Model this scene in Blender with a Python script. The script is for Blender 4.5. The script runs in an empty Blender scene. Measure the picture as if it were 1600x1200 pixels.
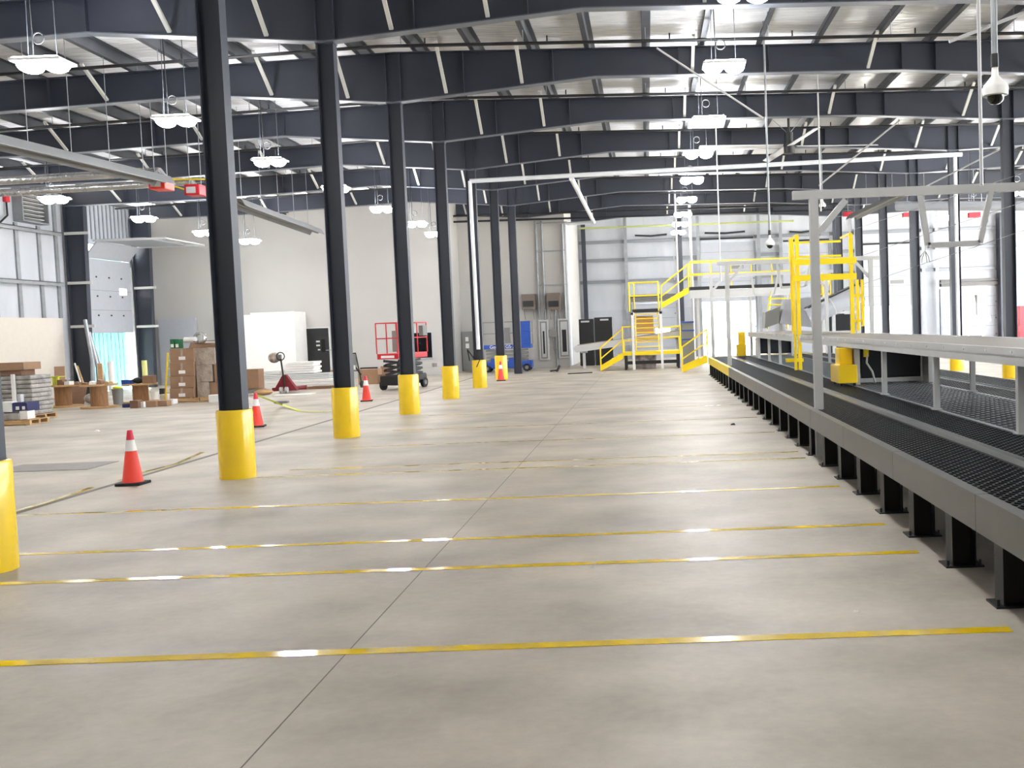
import bpy, math, random
from mathutils import Vector, Matrix
random.seed(7)
PI = math.pi
sc = bpy.context.scene
C = sc.collection

# ---------------------------------------------------------------- camera
F, CX, CY, HC = 1600.0, 1000.0, 600.0, 1.8
YAW, PITCH, ROLL = -0.0096, -0.0573, -0.0371
def basis(yaw, pitch, roll):
    cy, sy = math.cos(yaw), math.sin(yaw); cp, sp = math.cos(pitch), math.sin(pitch); cr, sr = math.cos(roll), math.sin(roll)
    f = Vector((sy*cp, cy*cp, sp)); r = Vector((cy, -sy, 0)); u = r.cross(f)
    return cr*r+sr*u, -sr*r+cr*u, f
for _ in range(40):                       # aim so that the hall's long axis vanishes at (1012, 509)
    R_, U_, F_ = basis(YAW, PITCH, ROLL)
    d = Vector((0, 1, 0)); x = CX+F*d.dot(R_)/d.dot(F_); y = CY-F*d.dot(U_)/d.dot(F_)
    YAW -= (1012-x)/F; PITCH -= (y-509)/F
R_, U_, F_ = basis(YAW, PITCH, ROLL)
camd = bpy.data.cameras.new('camera'); cam = bpy.data.objects.new('camera', camd); C.objects.link(cam)
camd.sensor_width = 36; camd.lens = F/1600*36; camd.shift_x = -(CX-800)/1600; camd.shift_y = (CY-600)/1600
camd.clip_start = .05; camd.clip_end = 500
cam.matrix_world = Matrix(((R_.x, U_.x, -F_.x, 0), (R_.y, U_.y, -F_.y, 0), (R_.z, U_.z, -F_.z, HC), (0, 0, 0, 1)))
sc.camera = cam
def ray(px, py): return F_ + R_*((px-CX)/F) + U_*((CY-py)/F)
def at(px, py, Y):
    d = ray(px, py); return Vector((0, 0, HC)) + d*(Y/d.y)
def gr(px, py, Z=0.0):
    d = ray(px, py); return Vector((0, 0, HC)) + d*((Z-HC)/d.z)

# ---------------------------------------------------------------- world, exposure
w = bpy.data.worlds.new('daylight'); sc.world = w; w.use_nodes = True
bg = w.node_tree.nodes['Background']; bg.inputs[0].default_value = (.86, .93, 1, 1); bg.inputs[1].default_value = 3.8
sun = bpy.data.objects.new('sun', bpy.data.lights.new('sun', 'SUN')); C.objects.link(sun); sun.data.energy = 36; sun.data.angle = .009; sun.data.color = (1, .98, .95); sun.rotation_euler = (math.radians(-14), math.radians(-24), 0)
sc.view_settings.view_transform = 'Standard'; sc.view_settings.look = 'None'
sc.view_settings.gamma = 1; sc.view_settings.use_curve_mapping = False
sc.view_settings.exposure = 1.8
sc.cycles.diffuse_bounces = 8; sc.cycles.max_bounces = 12
LAMP = 39.0; UPLIGHT = 64.0

# ---------------------------------------------------------------- helpers
def lin(c): return tuple((v/255/12.92 if v/255 <= .04045 else ((v/255+.055)/1.055)**2.4) for v in c)+(1,)
def mat(name, rgb, rough=.5, metal=0, noise=0, scale=5, bump=0, bscale=20, stretch=(1, 1, 1), emit=0, coat=0, rgb2=None, trans=0, alpha=1):
    m = bpy.data.materials.new(name); m.use_nodes = True; nt = m.node_tree; b = nt.nodes['Principled BSDF']
    c = lin(rgb); b.inputs['Base Color'].default_value = c
    b.inputs['Roughness'].default_value = rough; b.inputs['Metallic'].default_value = metal
    if coat: b.inputs['Coat Weight'].default_value = coat
    if trans: b.inputs['Transmission Weight'].default_value = trans
    if alpha < 1: b.inputs['Alpha'].default_value = alpha
    if emit: b.inputs['Emission Color'].default_value = c; b.inputs['Emission Strength'].default_value = emit
    tc = nt.nodes.new('ShaderNodeTexCoord'); mp = nt.nodes.new('ShaderNodeMapping'); mp.inputs['Scale'].default_value = stretch
    nt.links.new(tc.outputs['Object'], mp.inputs[0])
    n = nt.nodes.new('ShaderNodeTexNoise'); n.inputs['Scale'].default_value = scale; n.inputs['Detail'].default_value = 5
    nt.links.new(mp.outputs[0], n.inputs['Vector'])
    nz = noise or .04
    r = nt.nodes.new('ShaderNodeValToRGB'); c2 = lin(rgb2) if rgb2 else tuple(v*(1-nz) for v in c[:3])+(1,)
    r.color_ramp.elements[0].position = .35; r.color_ramp.elements[1].position = .65
    r.color_ramp.elements[0].color = c2; r.color_ramp.elements[1].color = c
    nt.links.new(n.outputs[0], r.inputs[0]); nt.links.new(r.outputs[0], b.inputs['Base Color'])
    if bump:
        n2 = nt.nodes.new('ShaderNodeTexNoise'); n2.inputs['Scale'].default_value = bscale; nt.links.new(mp.outputs[0], n2.inputs['Vector'])
        bp = nt.nodes.new('ShaderNodeBump'); bp.inputs['Strength'].default_value = bump; bp.inputs['Distance'].default_value = .05
        nt.links.new(n2.outputs[0], bp.inputs['Height']); nt.links.new(bp.outputs[0], b.inputs['Normal'])
    return m
M = {}
M['steel'] = mat('dark_painted_steel', (47, 51, 62), .42, noise=.12, scale=.8)
M['steel_lit'] = mat('lit_steel_flange', (88, 92, 102), .35)  # lighter copy of the dark steel: light on the flanges put into the colour
M['galv'] = mat('galvanised_steel', (150, 153, 156), .4, .35, noise=.2, scale=3)
M['purlin'] = mat('purlin_galvanised', (78, 81, 87), .5, .2, noise=.2, scale=2)
M['girt'] = mat('grey_girt_steel', (128, 131, 136), .45, .2)
M['heater'] = mat('grey_reflector_steel', (112, 113, 115), .4, .2)
M['brace'] = mat('pale_brace_steel', (196, 196, 190), .45)
M['roof'] = mat('white_roof_insulation', (250, 250, 250), .22, noise=.1, scale=1.5, bump=.55, bscale=3, stretch=(.5, 3, 1))
M['insul'] = mat('white_wall_insulation', (182, 185, 191), .36, noise=.12, scale=1, bump=.7, bscale=1.6, stretch=(1, 1, .35))
M['liner'] = mat('white_liner_board', (200, 192, 181), .6)
M['plaster'] = mat('painted_white_wall', (180, 177, 173), .75, noise=.05, scale=.4)
M['doorp'] = mat('white_door_panel', (172, 175, 182), .4)
M['black'] = mat('black_paint', (22, 22, 24), .45)
M['rubber'] = mat('black_rubber', (28, 28, 30), .75)
M['pipeb'] = mat('black_pipe', (30, 30, 33), .4)
M['pipew'] = mat('white_pipe', (228, 230, 234), .35)
M['yellow'] = mat('yellow_plastic', (245, 205, 28), .26, noise=.06, scale=3, coat=.3)
M['ypaint'] = mat('yellow_paint', (246, 214, 22), .4)
M['tape'] = mat('yellow_floor_tape', (236, 200, 30), .09, noise=.15, scale=3, coat=.5)
M['orange'] = mat('orange_red_vinyl', (240, 66, 48), .4)
M['pinktip'] = mat('crimson_vinyl', (214, 40, 66), .4)
M['reflect'] = mat('white_reflective_band', (240, 236, 232), .3)
M['red'] = mat('red_paint', (196, 30, 44), .4)
M['blue'] = mat('blue_paint', (34, 76, 160), .4)
M['navy'] = mat('navy_card', (40, 44, 90), .6)
M['green'] = mat('green_card', (24, 104, 62), .6)
M['card'] = mat('brown_cardboard', (152, 119, 92), .75, noise=.12, scale=4)
M['cardd'] = mat('dark_cardboard', (126, 94, 72), .8, noise=.15, scale=4)
M['wood'] = mat('raw_timber', (196, 158, 110), .7, noise=.25, scale=3, stretch=(1, 1, 8))
M['ply'] = mat('spool_plywood', (162, 118, 78), .65, noise=.3, scale=6, stretch=(3, 3, .6))
M['white'] = mat('white_card', (232, 230, 226), .55)
M['wrap'] = mat('shrink_wrapped_card', (176, 160, 146), .22, noise=.35, scale=5, bump=.8, bscale=9)
M['greyw'] = mat('grey_wrapped_bundle', (170, 166, 160), .4, noise=.4, scale=5, bump=.6, bscale=8)
M['grey'] = mat('grey_enamel', (128, 128, 124), .45)
M['lgrey'] = mat('light_grey_paint', (196, 196, 196), .4)
M['gantry'] = mat('grey_powder_coat', (186, 186, 184), .4)
M['fascia'] = mat('brushed_fascia', (104, 103, 101), .32, .5, noise=.12, scale=2)
M['grate'] = mat('black_grating', (24, 24, 26), .45, .3)
M['mesh'] = mat('grey_expanded_metal', (112, 114, 116), .4, .5)
M['shiny'] = mat('stainless_strip', (128, 129, 128), .28, .6)
M['belt'] = mat('pale_belt', (134, 127, 118), .45, noise=.06, scale=2)
M['rubberbelt'] = mat('black_belt', (24, 25, 30), .5)
M['foil'] = mat('foil_duct', (205, 205, 205), .22, .8, noise=.2, scale=8, bump=.4, bscale=12)
M['lamp'] = mat('lit_diffuser', (250, 250, 250), .5, emit=LAMP)
M['lamp_uplight'] = mat('added_uplight_glow', (246, 249, 255), .5, emit=UPLIGHT)  # glow added on the lamp tops to brighten the ceiling
M['glass'] = mat('dark_dome_glass', (16, 16, 18), .08)
M['cyan'] = mat('pale_green_strip_curtain', (150, 202, 204), .25, noise=.3, scale=4, stretch=(1, 3, .3), trans=.35)
M['conc'] = mat('trench_plate', (128, 121, 114), .5, noise=.3, scale=3, stretch=(1, 8, 1))
M['seam'] = mat('dark_floor_joint', (104, 96, 86), .7)
M['lime'] = mat('lime_plastic', (206, 214, 40), .5)
M['brownmetal'] = mat('brown_heater_grille', (112, 100, 92), .45, .3)
M['pink'] = mat('dark_red_steel', (120, 26, 34), .45)

def floor_mat():
    m = bpy.data.materials.new('polished_concrete'); m.use_nodes = True; nt = m.node_tree; b = nt.nodes['Principled BSDF']
    tc = nt.nodes.new('ShaderNodeTexCoord')
    def noise(s, d, st=(1, 1, 1)):
        mp = nt.nodes.new('ShaderNodeMapping'); mp.inputs['Scale'].default_value = st; nt.links.new(tc.outputs['Object'], mp.inputs[0])
        n = nt.nodes.new('ShaderNodeTexNoise'); n.inputs['Scale'].default_value = s; n.inputs['Detail'].default_value = d; nt.links.new(mp.outputs[0], n.inputs['Vector']); return n
    n1 = noise(.9, 9, (.9, 1, 1)); r1 = nt.nodes.new('ShaderNodeValToRGB')
    r1.color_ramp.elements[0].position = .3; r1.color_ramp.elements[0].color = lin((150, 141, 128))
    r1.color_ramp.elements[1].position = .72; r1.color_ramp.elements[1].color = lin((196, 186, 170))
    nt.links.new(n1.outputs[0], r1.inputs[0])
    n2 = noise(14, 6); mx = nt.nodes.new('ShaderNodeMix'); mx.data_type = 'RGBA'; mx.blend_type = 'MULTIPLY'; mx.inputs[0].default_value = .22
    nt.links.new(r1.outputs[0], mx.inputs[6]); nt.links.new(n2.outputs[0], mx.inputs[7]); nt.links.new(mx.outputs[2], b.inputs['Base Color'])
    n3 = noise(1.3, 4, (1, 1, 1)); r3 = nt.nodes.new('ShaderNodeMapRange'); r3.inputs[3].default_value = .4; r3.inputs[4].default_value = .6
    nt.links.new(n3.outputs[0], r3.inputs[0]); nt.links.new(r3.outputs[0], b.inputs['Roughness'])
    bp = nt.nodes.new('ShaderNodeBump'); bp.inputs['Strength'].default_value = .12; bp.inputs['Distance'].default_value = .01
    nt.links.new(n2.outputs[0], bp.inputs['Height']); nt.links.new(bp.outputs[0], b.inputs['Normal'])
    return m
M['floor'] = floor_mat()

class MB:
    def __init__(s): s.v = []; s.f = []
    def quadbox(s, p):                        # 8 points, bottom 4 then top 4
        n = len(s.v); s.v += [Vector(q) for q in p]
        s.f += [tuple(n+i for i in f) for f in ((3, 2, 1, 0), (4, 5, 6, 7), (0, 1, 5, 4), (1, 2, 6, 5), (2, 3, 7, 6), (3, 0, 4, 7))]; return s
    def box(s, x0, x1, y0, y1, z0, z1):
        return s.quadbox([(x0, y0, z0), (x1, y0, z0), (x1, y1, z0), (x0, y1, z0), (x0, y0, z1), (x1, y0, z1), (x1, y1, z1), (x0, y1, z1)])
    def bar(s, a, b, wd, ht=None, up=(0, 0, 1)):     # rectangular bar between two points
        a, b = Vector(a), Vector(b); ht = ht or wd; d = (b-a).normalized(); u = Vector(up)
        if abs(d.dot(u)) > .98: u = Vector((0, 1, 0))
        sd = d.cross(u).normalized()*wd/2; uu = sd.cross(d).normalized()*ht/2
        return s.quadbox([a-sd-uu, a+sd-uu, b+sd-uu, b-sd-uu, a-sd+uu, a+sd+uu, b+sd+uu, b-sd+uu])
    def cyl(s, a, b, r, r2=None, n=12, cap=True):
        a, b = Vector(a), Vector(b); r2 = r if r2 is None else r2; d = (b-a).normalized()
        u = Vector((1, 0, 0)) if abs(d.x) < .9 else Vector((0, 1, 0)); e = d.cross(u).normalized(); g = d.cross(e)
        k = len(s.v)
        for c, rr in ((a, r), (b, r2)):
            for i in range(n):
                t = 2*PI*i/n; s.v.append(c+(e*math.cos(t)+g*math.sin(t))*rr)
        for i in range(n):
            j = (i+1) % n; s.f.append((k+i, k+j, k+n+j, k+n+i))
        if cap: s.f.append(tuple(k+i for i in reversed(range(n)))); s.f.append(tuple(k+n+i for i in range(n)))
        return s
    def tube(s, pts, r, n=8):
        for a, b in zip(pts[:-1], pts[1:]): s.cyl(a, b, r, n=n)
        for p in pts[1:-1]: s.ball(p, r*1.02, 8, 5)
        return s
    def ball(s, c, r, n=12, m=8, sz=1):
        prof = [(r*math.sin(PI*i/m), -r*sz*math.cos(PI*i/m)) for i in range(m+1)]; return s.lathe(c, prof, n)
    def lathe(s, c, prof, n=20, sx=1, sy=1):
        c = Vector(c); k = len(s.v)
        for rr, z in prof:
            for i in range(n):
                t = 2*PI*i/n; s.v.append(c+Vector((rr*math.cos(t)*sx, rr*math.sin(t)*sy, z)))
        for j in range(len(prof)-1):
            for i in range(n):
                i2 = (i+1) % n; s.f.append((k+j*n+i, k+j*n+i2, k+(j+1)*n+i2, k+(j+1)*n+i))
        return s
    def ring(s, c, R, r, axis='y', n=20, m=6):
        k = len(s.v); c = Vector(c)
        for i in range(n):
            t = 2*PI*i/n
            for j in range(m):
                q = 2*PI*j/m; a = (R+r*math.cos(q)); p = (a*math.cos(t), r*math.sin(q), a*math.sin(t))
                if axis == 'x': p = (p[1], p[0], p[2])
                if axis == 'z': p = (p[0], p[2], p[1])
                s.v.append(c+Vector(p))
        for i in range(n):
            for j in range(m):
                i2, j2 = (i+1) % n, (j+1) % m; s.f.append((k+i*m+j, k+i2*m+j, k+i2*m+j2, k+i*m+j2))
        return s
    def prism(s, poly, axis, a, b):              # polygon extruded along an axis
        k = len(s.v); n = len(poly)
        def P(p, t): return Vector((t, p[0], p[1])) if axis == 'x' else Vector((p[0], t, p[1])) if axis == 'y' else Vector((p[0], p[1], t))
        s.v += [P(p, a) for p in poly]+[P(p, b) for p in poly]
        s.f.append(tuple(k+i for i in range(n))); s.f.append(tuple(k+n+i for i in reversed(range(n))))
        for i in range(n):
            j = (i+1) % n; s.f.append((k+i, k+n+i, k+n+j, k+j))
        return s
def obj(name, mb, m, parent=None, local=False, smooth=False, bevel=0):
    vs = [Vector(v) for v in mb.v]; off = Vector((0, 0, 0))
    if parent is None and not local:
        xs = [v.x for v in vs]; ys = [v.y for v in vs]; zs = [v.z for v in vs]
        off = Vector(((min(xs)+max(xs))/2, (min(ys)+max(ys))/2, min(zs)))
    elif parent is not None and not local:
        p = parent
        while p is not None: off += p.location; p = p.parent
    me = bpy.data.meshes.new(name); me.from_pydata([v-off for v in vs], [], mb.f); me.validate(); me.update()
    import bmesh
    bm = bmesh.new(); bm.from_mesh(me); bmesh.ops.recalc_face_normals(bm, faces=bm.faces); bm.to_mesh(me); bm.free()
    o = bpy.data.objects.new(name, me); C.objects.link(o); me.materials.append(M[m] if isinstance(m, str) else m)
    if parent is None: o.location = off
    else: o.parent = parent
    if smooth:
        for p in me.polygons: p.use_smooth = True
        try: me.set_sharp_from_angle(angle=math.radians(40))
        except Exception: pass
    if bevel:
        bv = o.modifiers.new('bevel', 'BEVEL'); bv.width = bevel; bv.segments = 2; bv.limit_method = 'ANGLE'
    return o
def tag(o, label, cat, group=None):
    o['label'] = label; o['category'] = cat
    if group: o['group'] = group
    return o
def thing(name, label, cat, loc, group=None, rz=0):
    o = bpy.data.objects.new(name, None); C.objects.link(o); o.location = loc; o.rotation_euler = (0, 0, rz); o.empty_display_size = .2
    return tag(o, label, cat, group)
def struct(name, mb, m, parent=None, **k):
    o = obj(name, mb, m, parent, **k)
    if parent is None: o['kind'] = 'structure'
    return o
def dup(root, loc, rz, label, group=None):
    r = root.copy(); C.objects.link(r); r.location = loc; r.rotation_euler = (0, 0, rz); r['label'] = label
    if group: r['group'] = group
    for ch in list(root.children):
        c = ch.copy(); C.objects.link(c); c.parent = r
        for g in list(ch.children):
            d = g.copy(); C.objects.link(d); d.parent = c
    return r
def text_part(txt, size, origin, xdir, zdir, m, parent, name='lettering'):
    cu = bpy.data.curves.new('txt', 'FONT'); cu.body = txt; cu.size = size; cu.extrude = .004
    to = bpy.data.objects.new('txt', cu); me = bpy.data.meshes.new_from_object(to)
    xd, zd = Vector(xdir).normalized(), Vector(zdir).normalized(); nd = xd.cross(zd)
    mb = MB(); mb.v = [Vector(origin)+xd*v.co.x+zd*v.co.y+nd*v.co.z for v in me.vertices]; mb.f = [tuple(p.vertices) for p in me.polygons]
    bpy.data.objects.remove(to); bpy.data.curves.remove(cu)
    return obj(name, mb, m, parent)
ORD = ['nearest', 'second nearest', 'third nearest', 'fourth nearest', 'fifth nearest', 'sixth nearest', 'seventh nearest', 'eighth nearest', 'ninth nearest', 'tenth nearest', 'eleventh nearest', 'twelfth nearest']
NTH = ['first', 'second', 'third', 'fourth', 'fifth', 'sixth', 'seventh', 'eighth', 'ninth', 'tenth', 'eleventh', 'twelfth', 'thirteenth', 'fourteenth', 'fifteenth', 'sixteenth', 'seventeenth', 'eighteenth', 'nineteenth', 'twentieth', 'twenty-first', 'twenty-second', 'twenty-third', 'twenty-fourth', 'twenty-fifth', 'twenty-sixth', 'twenty-seventh', 'twenty-eighth', 'twenty-ninth', 'thirtieth', 'thirty-first', 'thirty-second', 'thirty-third', 'thirty-fourth', 'thirty-fifth', 'thirty-sixth', 'thirty-seventh']

# ---------------------------------------------------------------- frame lines of the hall
FY = [8.25]+[8.5+4.9*k for k in range(1, 10)]          # steel frames along the hall
XL, XR = -5.48, 9.9                          # the two rows of inner columns
XW = -21.45                                  # left wall
YB, YC, YE = 44.3, 48.0, 57.5                # white room fronts, end wall
XB, XC = -8.72, -3.72
def topz(x): return 8.08+.034*(x+5.4) if x < -5.4 else 8.08-.019*(x+5.4)
def roofz(x): return topz(x)+.27
BOT = [(-21.4, 7.0), (-16, 7.06), (-9.65, 7.31), (XL, 6.99), (-.95, 7.39), (5.85, 7.27), (XR, 7.01), (14.1, 7.15), (24, 6.9)]
def botz(x):
    for (a, za), (b, zb) in zip(BOT[:-1], BOT[1:]):
        if a <= x <= b: return za+(zb-za)*(x-a)/(b-a)
    return 7

# ---------------------------------------------------------------- shell
struct('floor', MB().box(XW-.3, 24.3, -8, YE+.2, -.2, 0), 'floor', local=True)
struct('ground', MB().box(-90, 120, -60, 140, -.5, -.22), mat('pale_outdoor_concrete', (206, 204, 198), .8, noise=.1, scale=.5), local=True)
rf = MB()
for a, b in ((XW-.3, -5.4), (-5.4, 24.3)):
    za, zb = topz(a)+.275, topz(b)+.275
    rf.quadbox([(a, -8, za), (b, -8, zb), (b, YE+.2, zb), (a, YE+.2, za), (a, -8, za+.12), (b, -8, zb+.12), (b, YE+.2, zb+.12), (a, YE+.2, za+.12)])
struct('ceiling', rf, 'roof', local=True)

# left wall with its half-open dock door
DY0, DY1, DZ = 39.2, 42.55, 5.75
wl = MB().box(XW-.2, XW, -8, DY0, 0, 7.65).box(XW-.2, XW, DY1, YB+.2, 0, 7.65).box(XW-.2, XW, DY0, DY1, DZ, 7.65)
struct('wall_left', wl, 'insul')
lw = MB()
for a, b in ((10, 37.4), (38.2, 39.1), (42.6, 42.65)): lw.box(XW, XW+.05, a, b, 0, 2.87)
struct('baseboard_left', lw, 'liner')
n = 0
for z in (4.15, 5.97):
    g = MB().box(XW, XW+.2, 12, 37.4, z-.012, z+.012).box(XW+.18, XW+.2, 12, 37.4, z-.13, z+.012)
    tag(obj('wall_girt', g, 'galv'), ('lower' if z < 5 else 'upper')+' galvanised girt running along the left insulated wall', 'girt', 'girts on the left wall')
btn = 0
for y in (31.1, 32.4, 33.7, 35.0, 36.3, 37.35):
    tag(obj('wall_batten', MB().box(XW, XW+.06, y-.09, y+.09, 2.87, 7.4 if y < 34.5 or y > 37 else 6.12), 'galv'), NTH[btn]+' vertical seam batten on left insulated wall, counted from the near end', 'batten', 'seam battens on the left wall'); btn += 1

# white rooms at the back
def room(nm, x0, x1, y0, y1, z0=0):
    mb = MB(); k = 8; t = .02
    pts = [(x0+(x1-x0)*i/k) for i in range(k+1)]
    mb.prism([(p, z0) for p in (x0, x1)]+[(p, topz(p)-t) for p in reversed(pts)], 'y', y0, y1)
    return struct(nm, mb, 'plaster')
room('wall_back_left', XW, XB, YB, YB+.2)
room('wall_back_middle', XB-.2, XC, YC, YC+.2)
room('wall_side_left', XB-.2, XB, YB+.2, YC)
room('wall_side_middle', XC-.2, XC, YC+.2, YE)
struct('wall_back_camera', MB().box(XW-.2, 24.2, -8.2, -8, 0, 8.4), 'plaster')  # unseen wall, added to keep daylight off the near floor
struct('wall_right', MB().box(24, 24.2, -8, 4, 0, 7.5), 'insul')

# end wall with dock doors ------------------------------------------------
def X(px, Y): return at(px, 500, Y).x
def Z(px, py, Y): return at(px, py, Y).z
doors = []
for x0, x1, yt, yb in ((990, 1056, 474, 640), (1098, 1180, 378, 471), (1226, 1297, 381, 640), (1345, 1430, 386, 478), (1472, 1556, 450, 640)):
    doors.append((X(x0, YE), X(x1, YE), Z((x0+x1)/2, yt, YE), max(0, Z((x0+x1)/2, yb, YE))))
we = MB(); xs = XC-.2
for a, b, zt, zb in doors:
    we.prism([(xs, 0), (a, 0), (a, topz(a)-.02), (xs, topz(xs)-.02)], 'y', YE, YE+.2)
    we.prism([(a, zt), (b, zt), (b, topz(b)-.02), (a, topz(a)-.02)], 'y', YE, YE+.2); xs = b
we.prism([(xs, 0), (24.2, 0), (24.2, topz(24)-.02), (xs, topz(xs)-.02)], 'y', YE, YE+.2)
struct('wall_end', we, 'insul')
for i, (a, b, zt, zb) in enumerate(doors):
    d = MB().box(a-.02, b+.02, YE-.1, YE-.04, zb, zt)
    o = struct('door_%d' % (i+1), d, 'doorp')
    sm = MB(); z = zb+.55
    while z < zt-.1: sm.box(a, b, YE-.106, YE-.098, z, z+.018); z += .55
    obj('panel_joint', sm, 'grey', o)
    obj('track', MB().box(a-.12, a-.03, YE-.16, YE-.02, 0, zt).box(b+.03, b+.12, YE-.16, YE-.02, 0, zt), 'galv', o)
    hz = MB()
    for q in range(5): hz.box(b-.06, b+.05, YE-.14, YE-.105, .6+q*.9, .68+q*.9)
    obj('roller_hinge', hz, 'grey', o)
    if i in (0, 4): obj('rolled_header', MB().box(a-.1, b+.05, YE-.35, YE-.05, zt+.12, zt+.3).box(a-.1, b+.05, YE-.3, YE-.05, zt+.36, zt+.5), mat('dark_header', (96, 92, 88), .5), o)
    if i in (1, 3):
        wx = a+(b-a)*.55; obj('vision_panel', MB().box(wx, wx+.75, YE-.115, YE-.1, zt-2.05+(.55 if i == 1 else 0), zt-1.85+(.55 if i == 1 else 0)), 'grey', o)
    if i in (0, 4): obj('vision_panel', MB().box(b-1.15, b-.35, YE-.115, YE-.1, 1.35, 1.65), mat('daylit_window', (255, 255, 255), .3, emit=3), o)
    obj('spring_shaft', MB().cyl((a, YE-.3, zt+.18), (b, YE-.3, zt+.18), .05), 'black', o)
for i, (x0, x1, py) in enumerate(((992, 1042, 368), (1101, 1164, 364), (1234, 1268, 362))):
    a, b = at(x0, py, YE-.055), at(x1, py, YE-.055); m_ = a.lerp(b, .5)-Vector((0, 0, .05))
    tag(obj('black_drape', MB().bar((a.x, a.y, a.z), (m_.x, a.y, a.z-.06), .12, .1).bar((m_.x, a.y, a.z-.06), (b.x, a.y, a.z), .12, .1), 'black'), 'sagging black strip high on the end wall, %s from the left' % NTH[i], 'strip', 'black strips on the end wall')
# liner board low on the end wall
lb = MB(); xs = XC
for a, b, zt, zb in doors+[(24, 24, 0, 0)]:
    if a-.15 > xs+.15: lb.box(xs+.15, a-.15, YE-.04, YE, 0, 2.75)
    xs = b
struct('baseboard_end', lb, 'doorp')
k = 0
for z in (4.4, 5.6, 6.6):
    xs = XC
    for a, b, zt, zb in doors+[(24, 24, 0, 0)]:
        if z < zt: x1 = a-.2
        else: x1 = b if b < 24 else 24
        if x1-xs > .4:
            mb = MB().box(xs+.05, x1-.02, YE-.2, YE-.02, z-.012, z+.012).box(xs+.05, x1-.02, YE-.2, YE-.185, z-.17, z)
            tag(obj('wall_girt', mb, 'girt'), 'galvanised girt on the end wall %s, %s bay from the left' % ({4.4: 'low row', 5.6: 'middle row', 6.6: 'top row'}[z], NTH[[d[0] for d in doors+[(24,)]].index(a)]), 'girt', 'girts on the end wall'); k += 1
        xs = (b+.2) if z < zt else x1
for i, px in enumerate((917, 982, 1066, 1094, 1188, 1222, 1306, 1338, 1442, 1463)):
    x = X(px, YE); wd = .16 if i in (0, 2, 6) else .09
    o = obj('wall_post', MB().box(x-wd/2, x+wd/2, YE-.35, YE-.21, 0, topz(x)-.05).box(x-wd/2-.04, x+wd/2+.04, YE-.36, YE-.35, 0, topz(x)-.05), 'steel' if i in (0, 6, 2) else 'galv')
    tag(o, ('dark ' if i in (0, 6, 2) else 'galvanised ')+'upright on the end wall, %s from the left' % NTH[i], 'post', 'uprights on the end wall')
o = obj('wall_post', MB().box(X(1558, YE), X(1577, YE), YE-.7, YE-.05, 0, topz(20)-.3), 'steel'); tag(o, 'broad dark steel column in the far right corner beside the closed dock door', 'column')

# ---------------------------------------------------------------- steel frames
def beam(k):
    y = FY[k]; xa = -21.4 if k <= 7 else (XB+.05 if k == 8 else XC+.05); xb = 24
    pts = sorted(set([xa, xb, -5.4]+[p[0] for p in BOT if xa < p[0] < xb]))
    lab = 'dark tapered steel roof beam spanning the hall, %s of those in view' % (NTH[k-2] if k >= 2 else 'nearer than first')
    r = thing('roof_beam', lab, 'beam', (XL if k < 9 else 0, y, 7.0), 'tapered beams under the roof')
    web = MB(); fl = MB(); tf = MB()
    for a, b in zip(pts[:-1], pts[1:]):
        web.quadbox([(a, y-.01, botz(a)), (b, y-.01, botz(b)), (b, y+.01, botz(b)), (a, y+.01, botz(a)), (a, y-.01, topz(a)-.02), (b, y-.01, topz(b)-.02), (b, y+.01, topz(b)-.02), (a, y+.01, topz(a)-.02)])
        for mbb, fz in ((fl, lambda q: botz(q)-.02), (tf, lambda q: topz(q)-.022)):
            mbb.quadbox([(a, y-.12, fz(a)), (b, y-.12, fz(b)), (b, y+.12, fz(b)), (a, y+.12, fz(a)), (a, y-.12, fz(a)+.02), (b, y-.12, fz(b)+.02), (b, y+.12, fz(b)+.02), (a, y+.12, fz(a)+.02)])
    obj('web', web, 'steel', r); obj('bottom_flange', fl, 'steel_lit', r); obj('top_flange', tf, 'steel', r)
    for x in (-19, -13.2, -9.65, XL-.16, XL+.16, -3.9, -1.9, .9, 2.9, 5.85, 6.6, XR-.16, XR+.16, 14.1):
        if x > xa: obj('stiffener', MB().box(x-.01, x+.01, y-.11, y-.01, botz(x), topz(x)-.02), 'steel', r)
    for x in (-19.2, -15.6, -11.9, -8.2, -6.5, -4.3, -2.6, 1.2, 5.1, 8.7, 11.1, 13.6):
        if x > xa+.2:
            z1 = topz(x)-.02; obj('flange_brace', MB().bar((x, y-1.05, z1), (x, y-.06, botz(x)+.06), .07, .05), 'brace', r)
    return r
for k in range(0, 10): beam(k)

def column(x, y, zt, lab, grp):
    r = thing('steel_column', lab, 'column', (x, y, 0), grp)
    hw, hd = .14, .11
    obj('web', MB().box(x-hw, x+hw, y-.008, y+.008, .02, zt), 'steel', r)
    obj('flange', MB().box(x-hw-.014, x-hw, y-hd, y+hd, .02, zt), 'steel', r); obj('flange', MB().box(x+hw, x+hw+.014, y-hd, y+hd, .02, zt), 'steel', r)
    obj('base_plate', MB().box(x-.155, x+.155, y-.11, y+.11, 0, .02), 'steel', r)
    obj('cap_plate', MB().box(x-.17, x+.17, y-.12, y+.12, zt, zt+.015), 'steel_lit', r)
    return r
def guard(x, y, lab, grp, label='yellow'):
    h = .9
    prof = [(.19, .0), (.228, .0), (.23, .02), (.23, h-.03), (.222, h), (.2, h+.004), (.19, h-.01), (.19, 0)]
    o = obj('column_guard', MB().lathe((x, y, 0), prof, 32), 'yellow', smooth=True); return tag(o, lab, 'column guard', grp)
for k in range(0, 8):
    nm = ORD[k]
    column(XL, FY[k], 6.954, 'dark steel column in the left row, %s%s' % (nm, '' if k < 7 else ', without a yellow guard'), 'columns in the left row')
    if k < 7: guard(XL, FY[k], 'yellow cylindrical guard around the foot of the left row column, %s' % nm, 'yellow guards in the left row')
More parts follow.
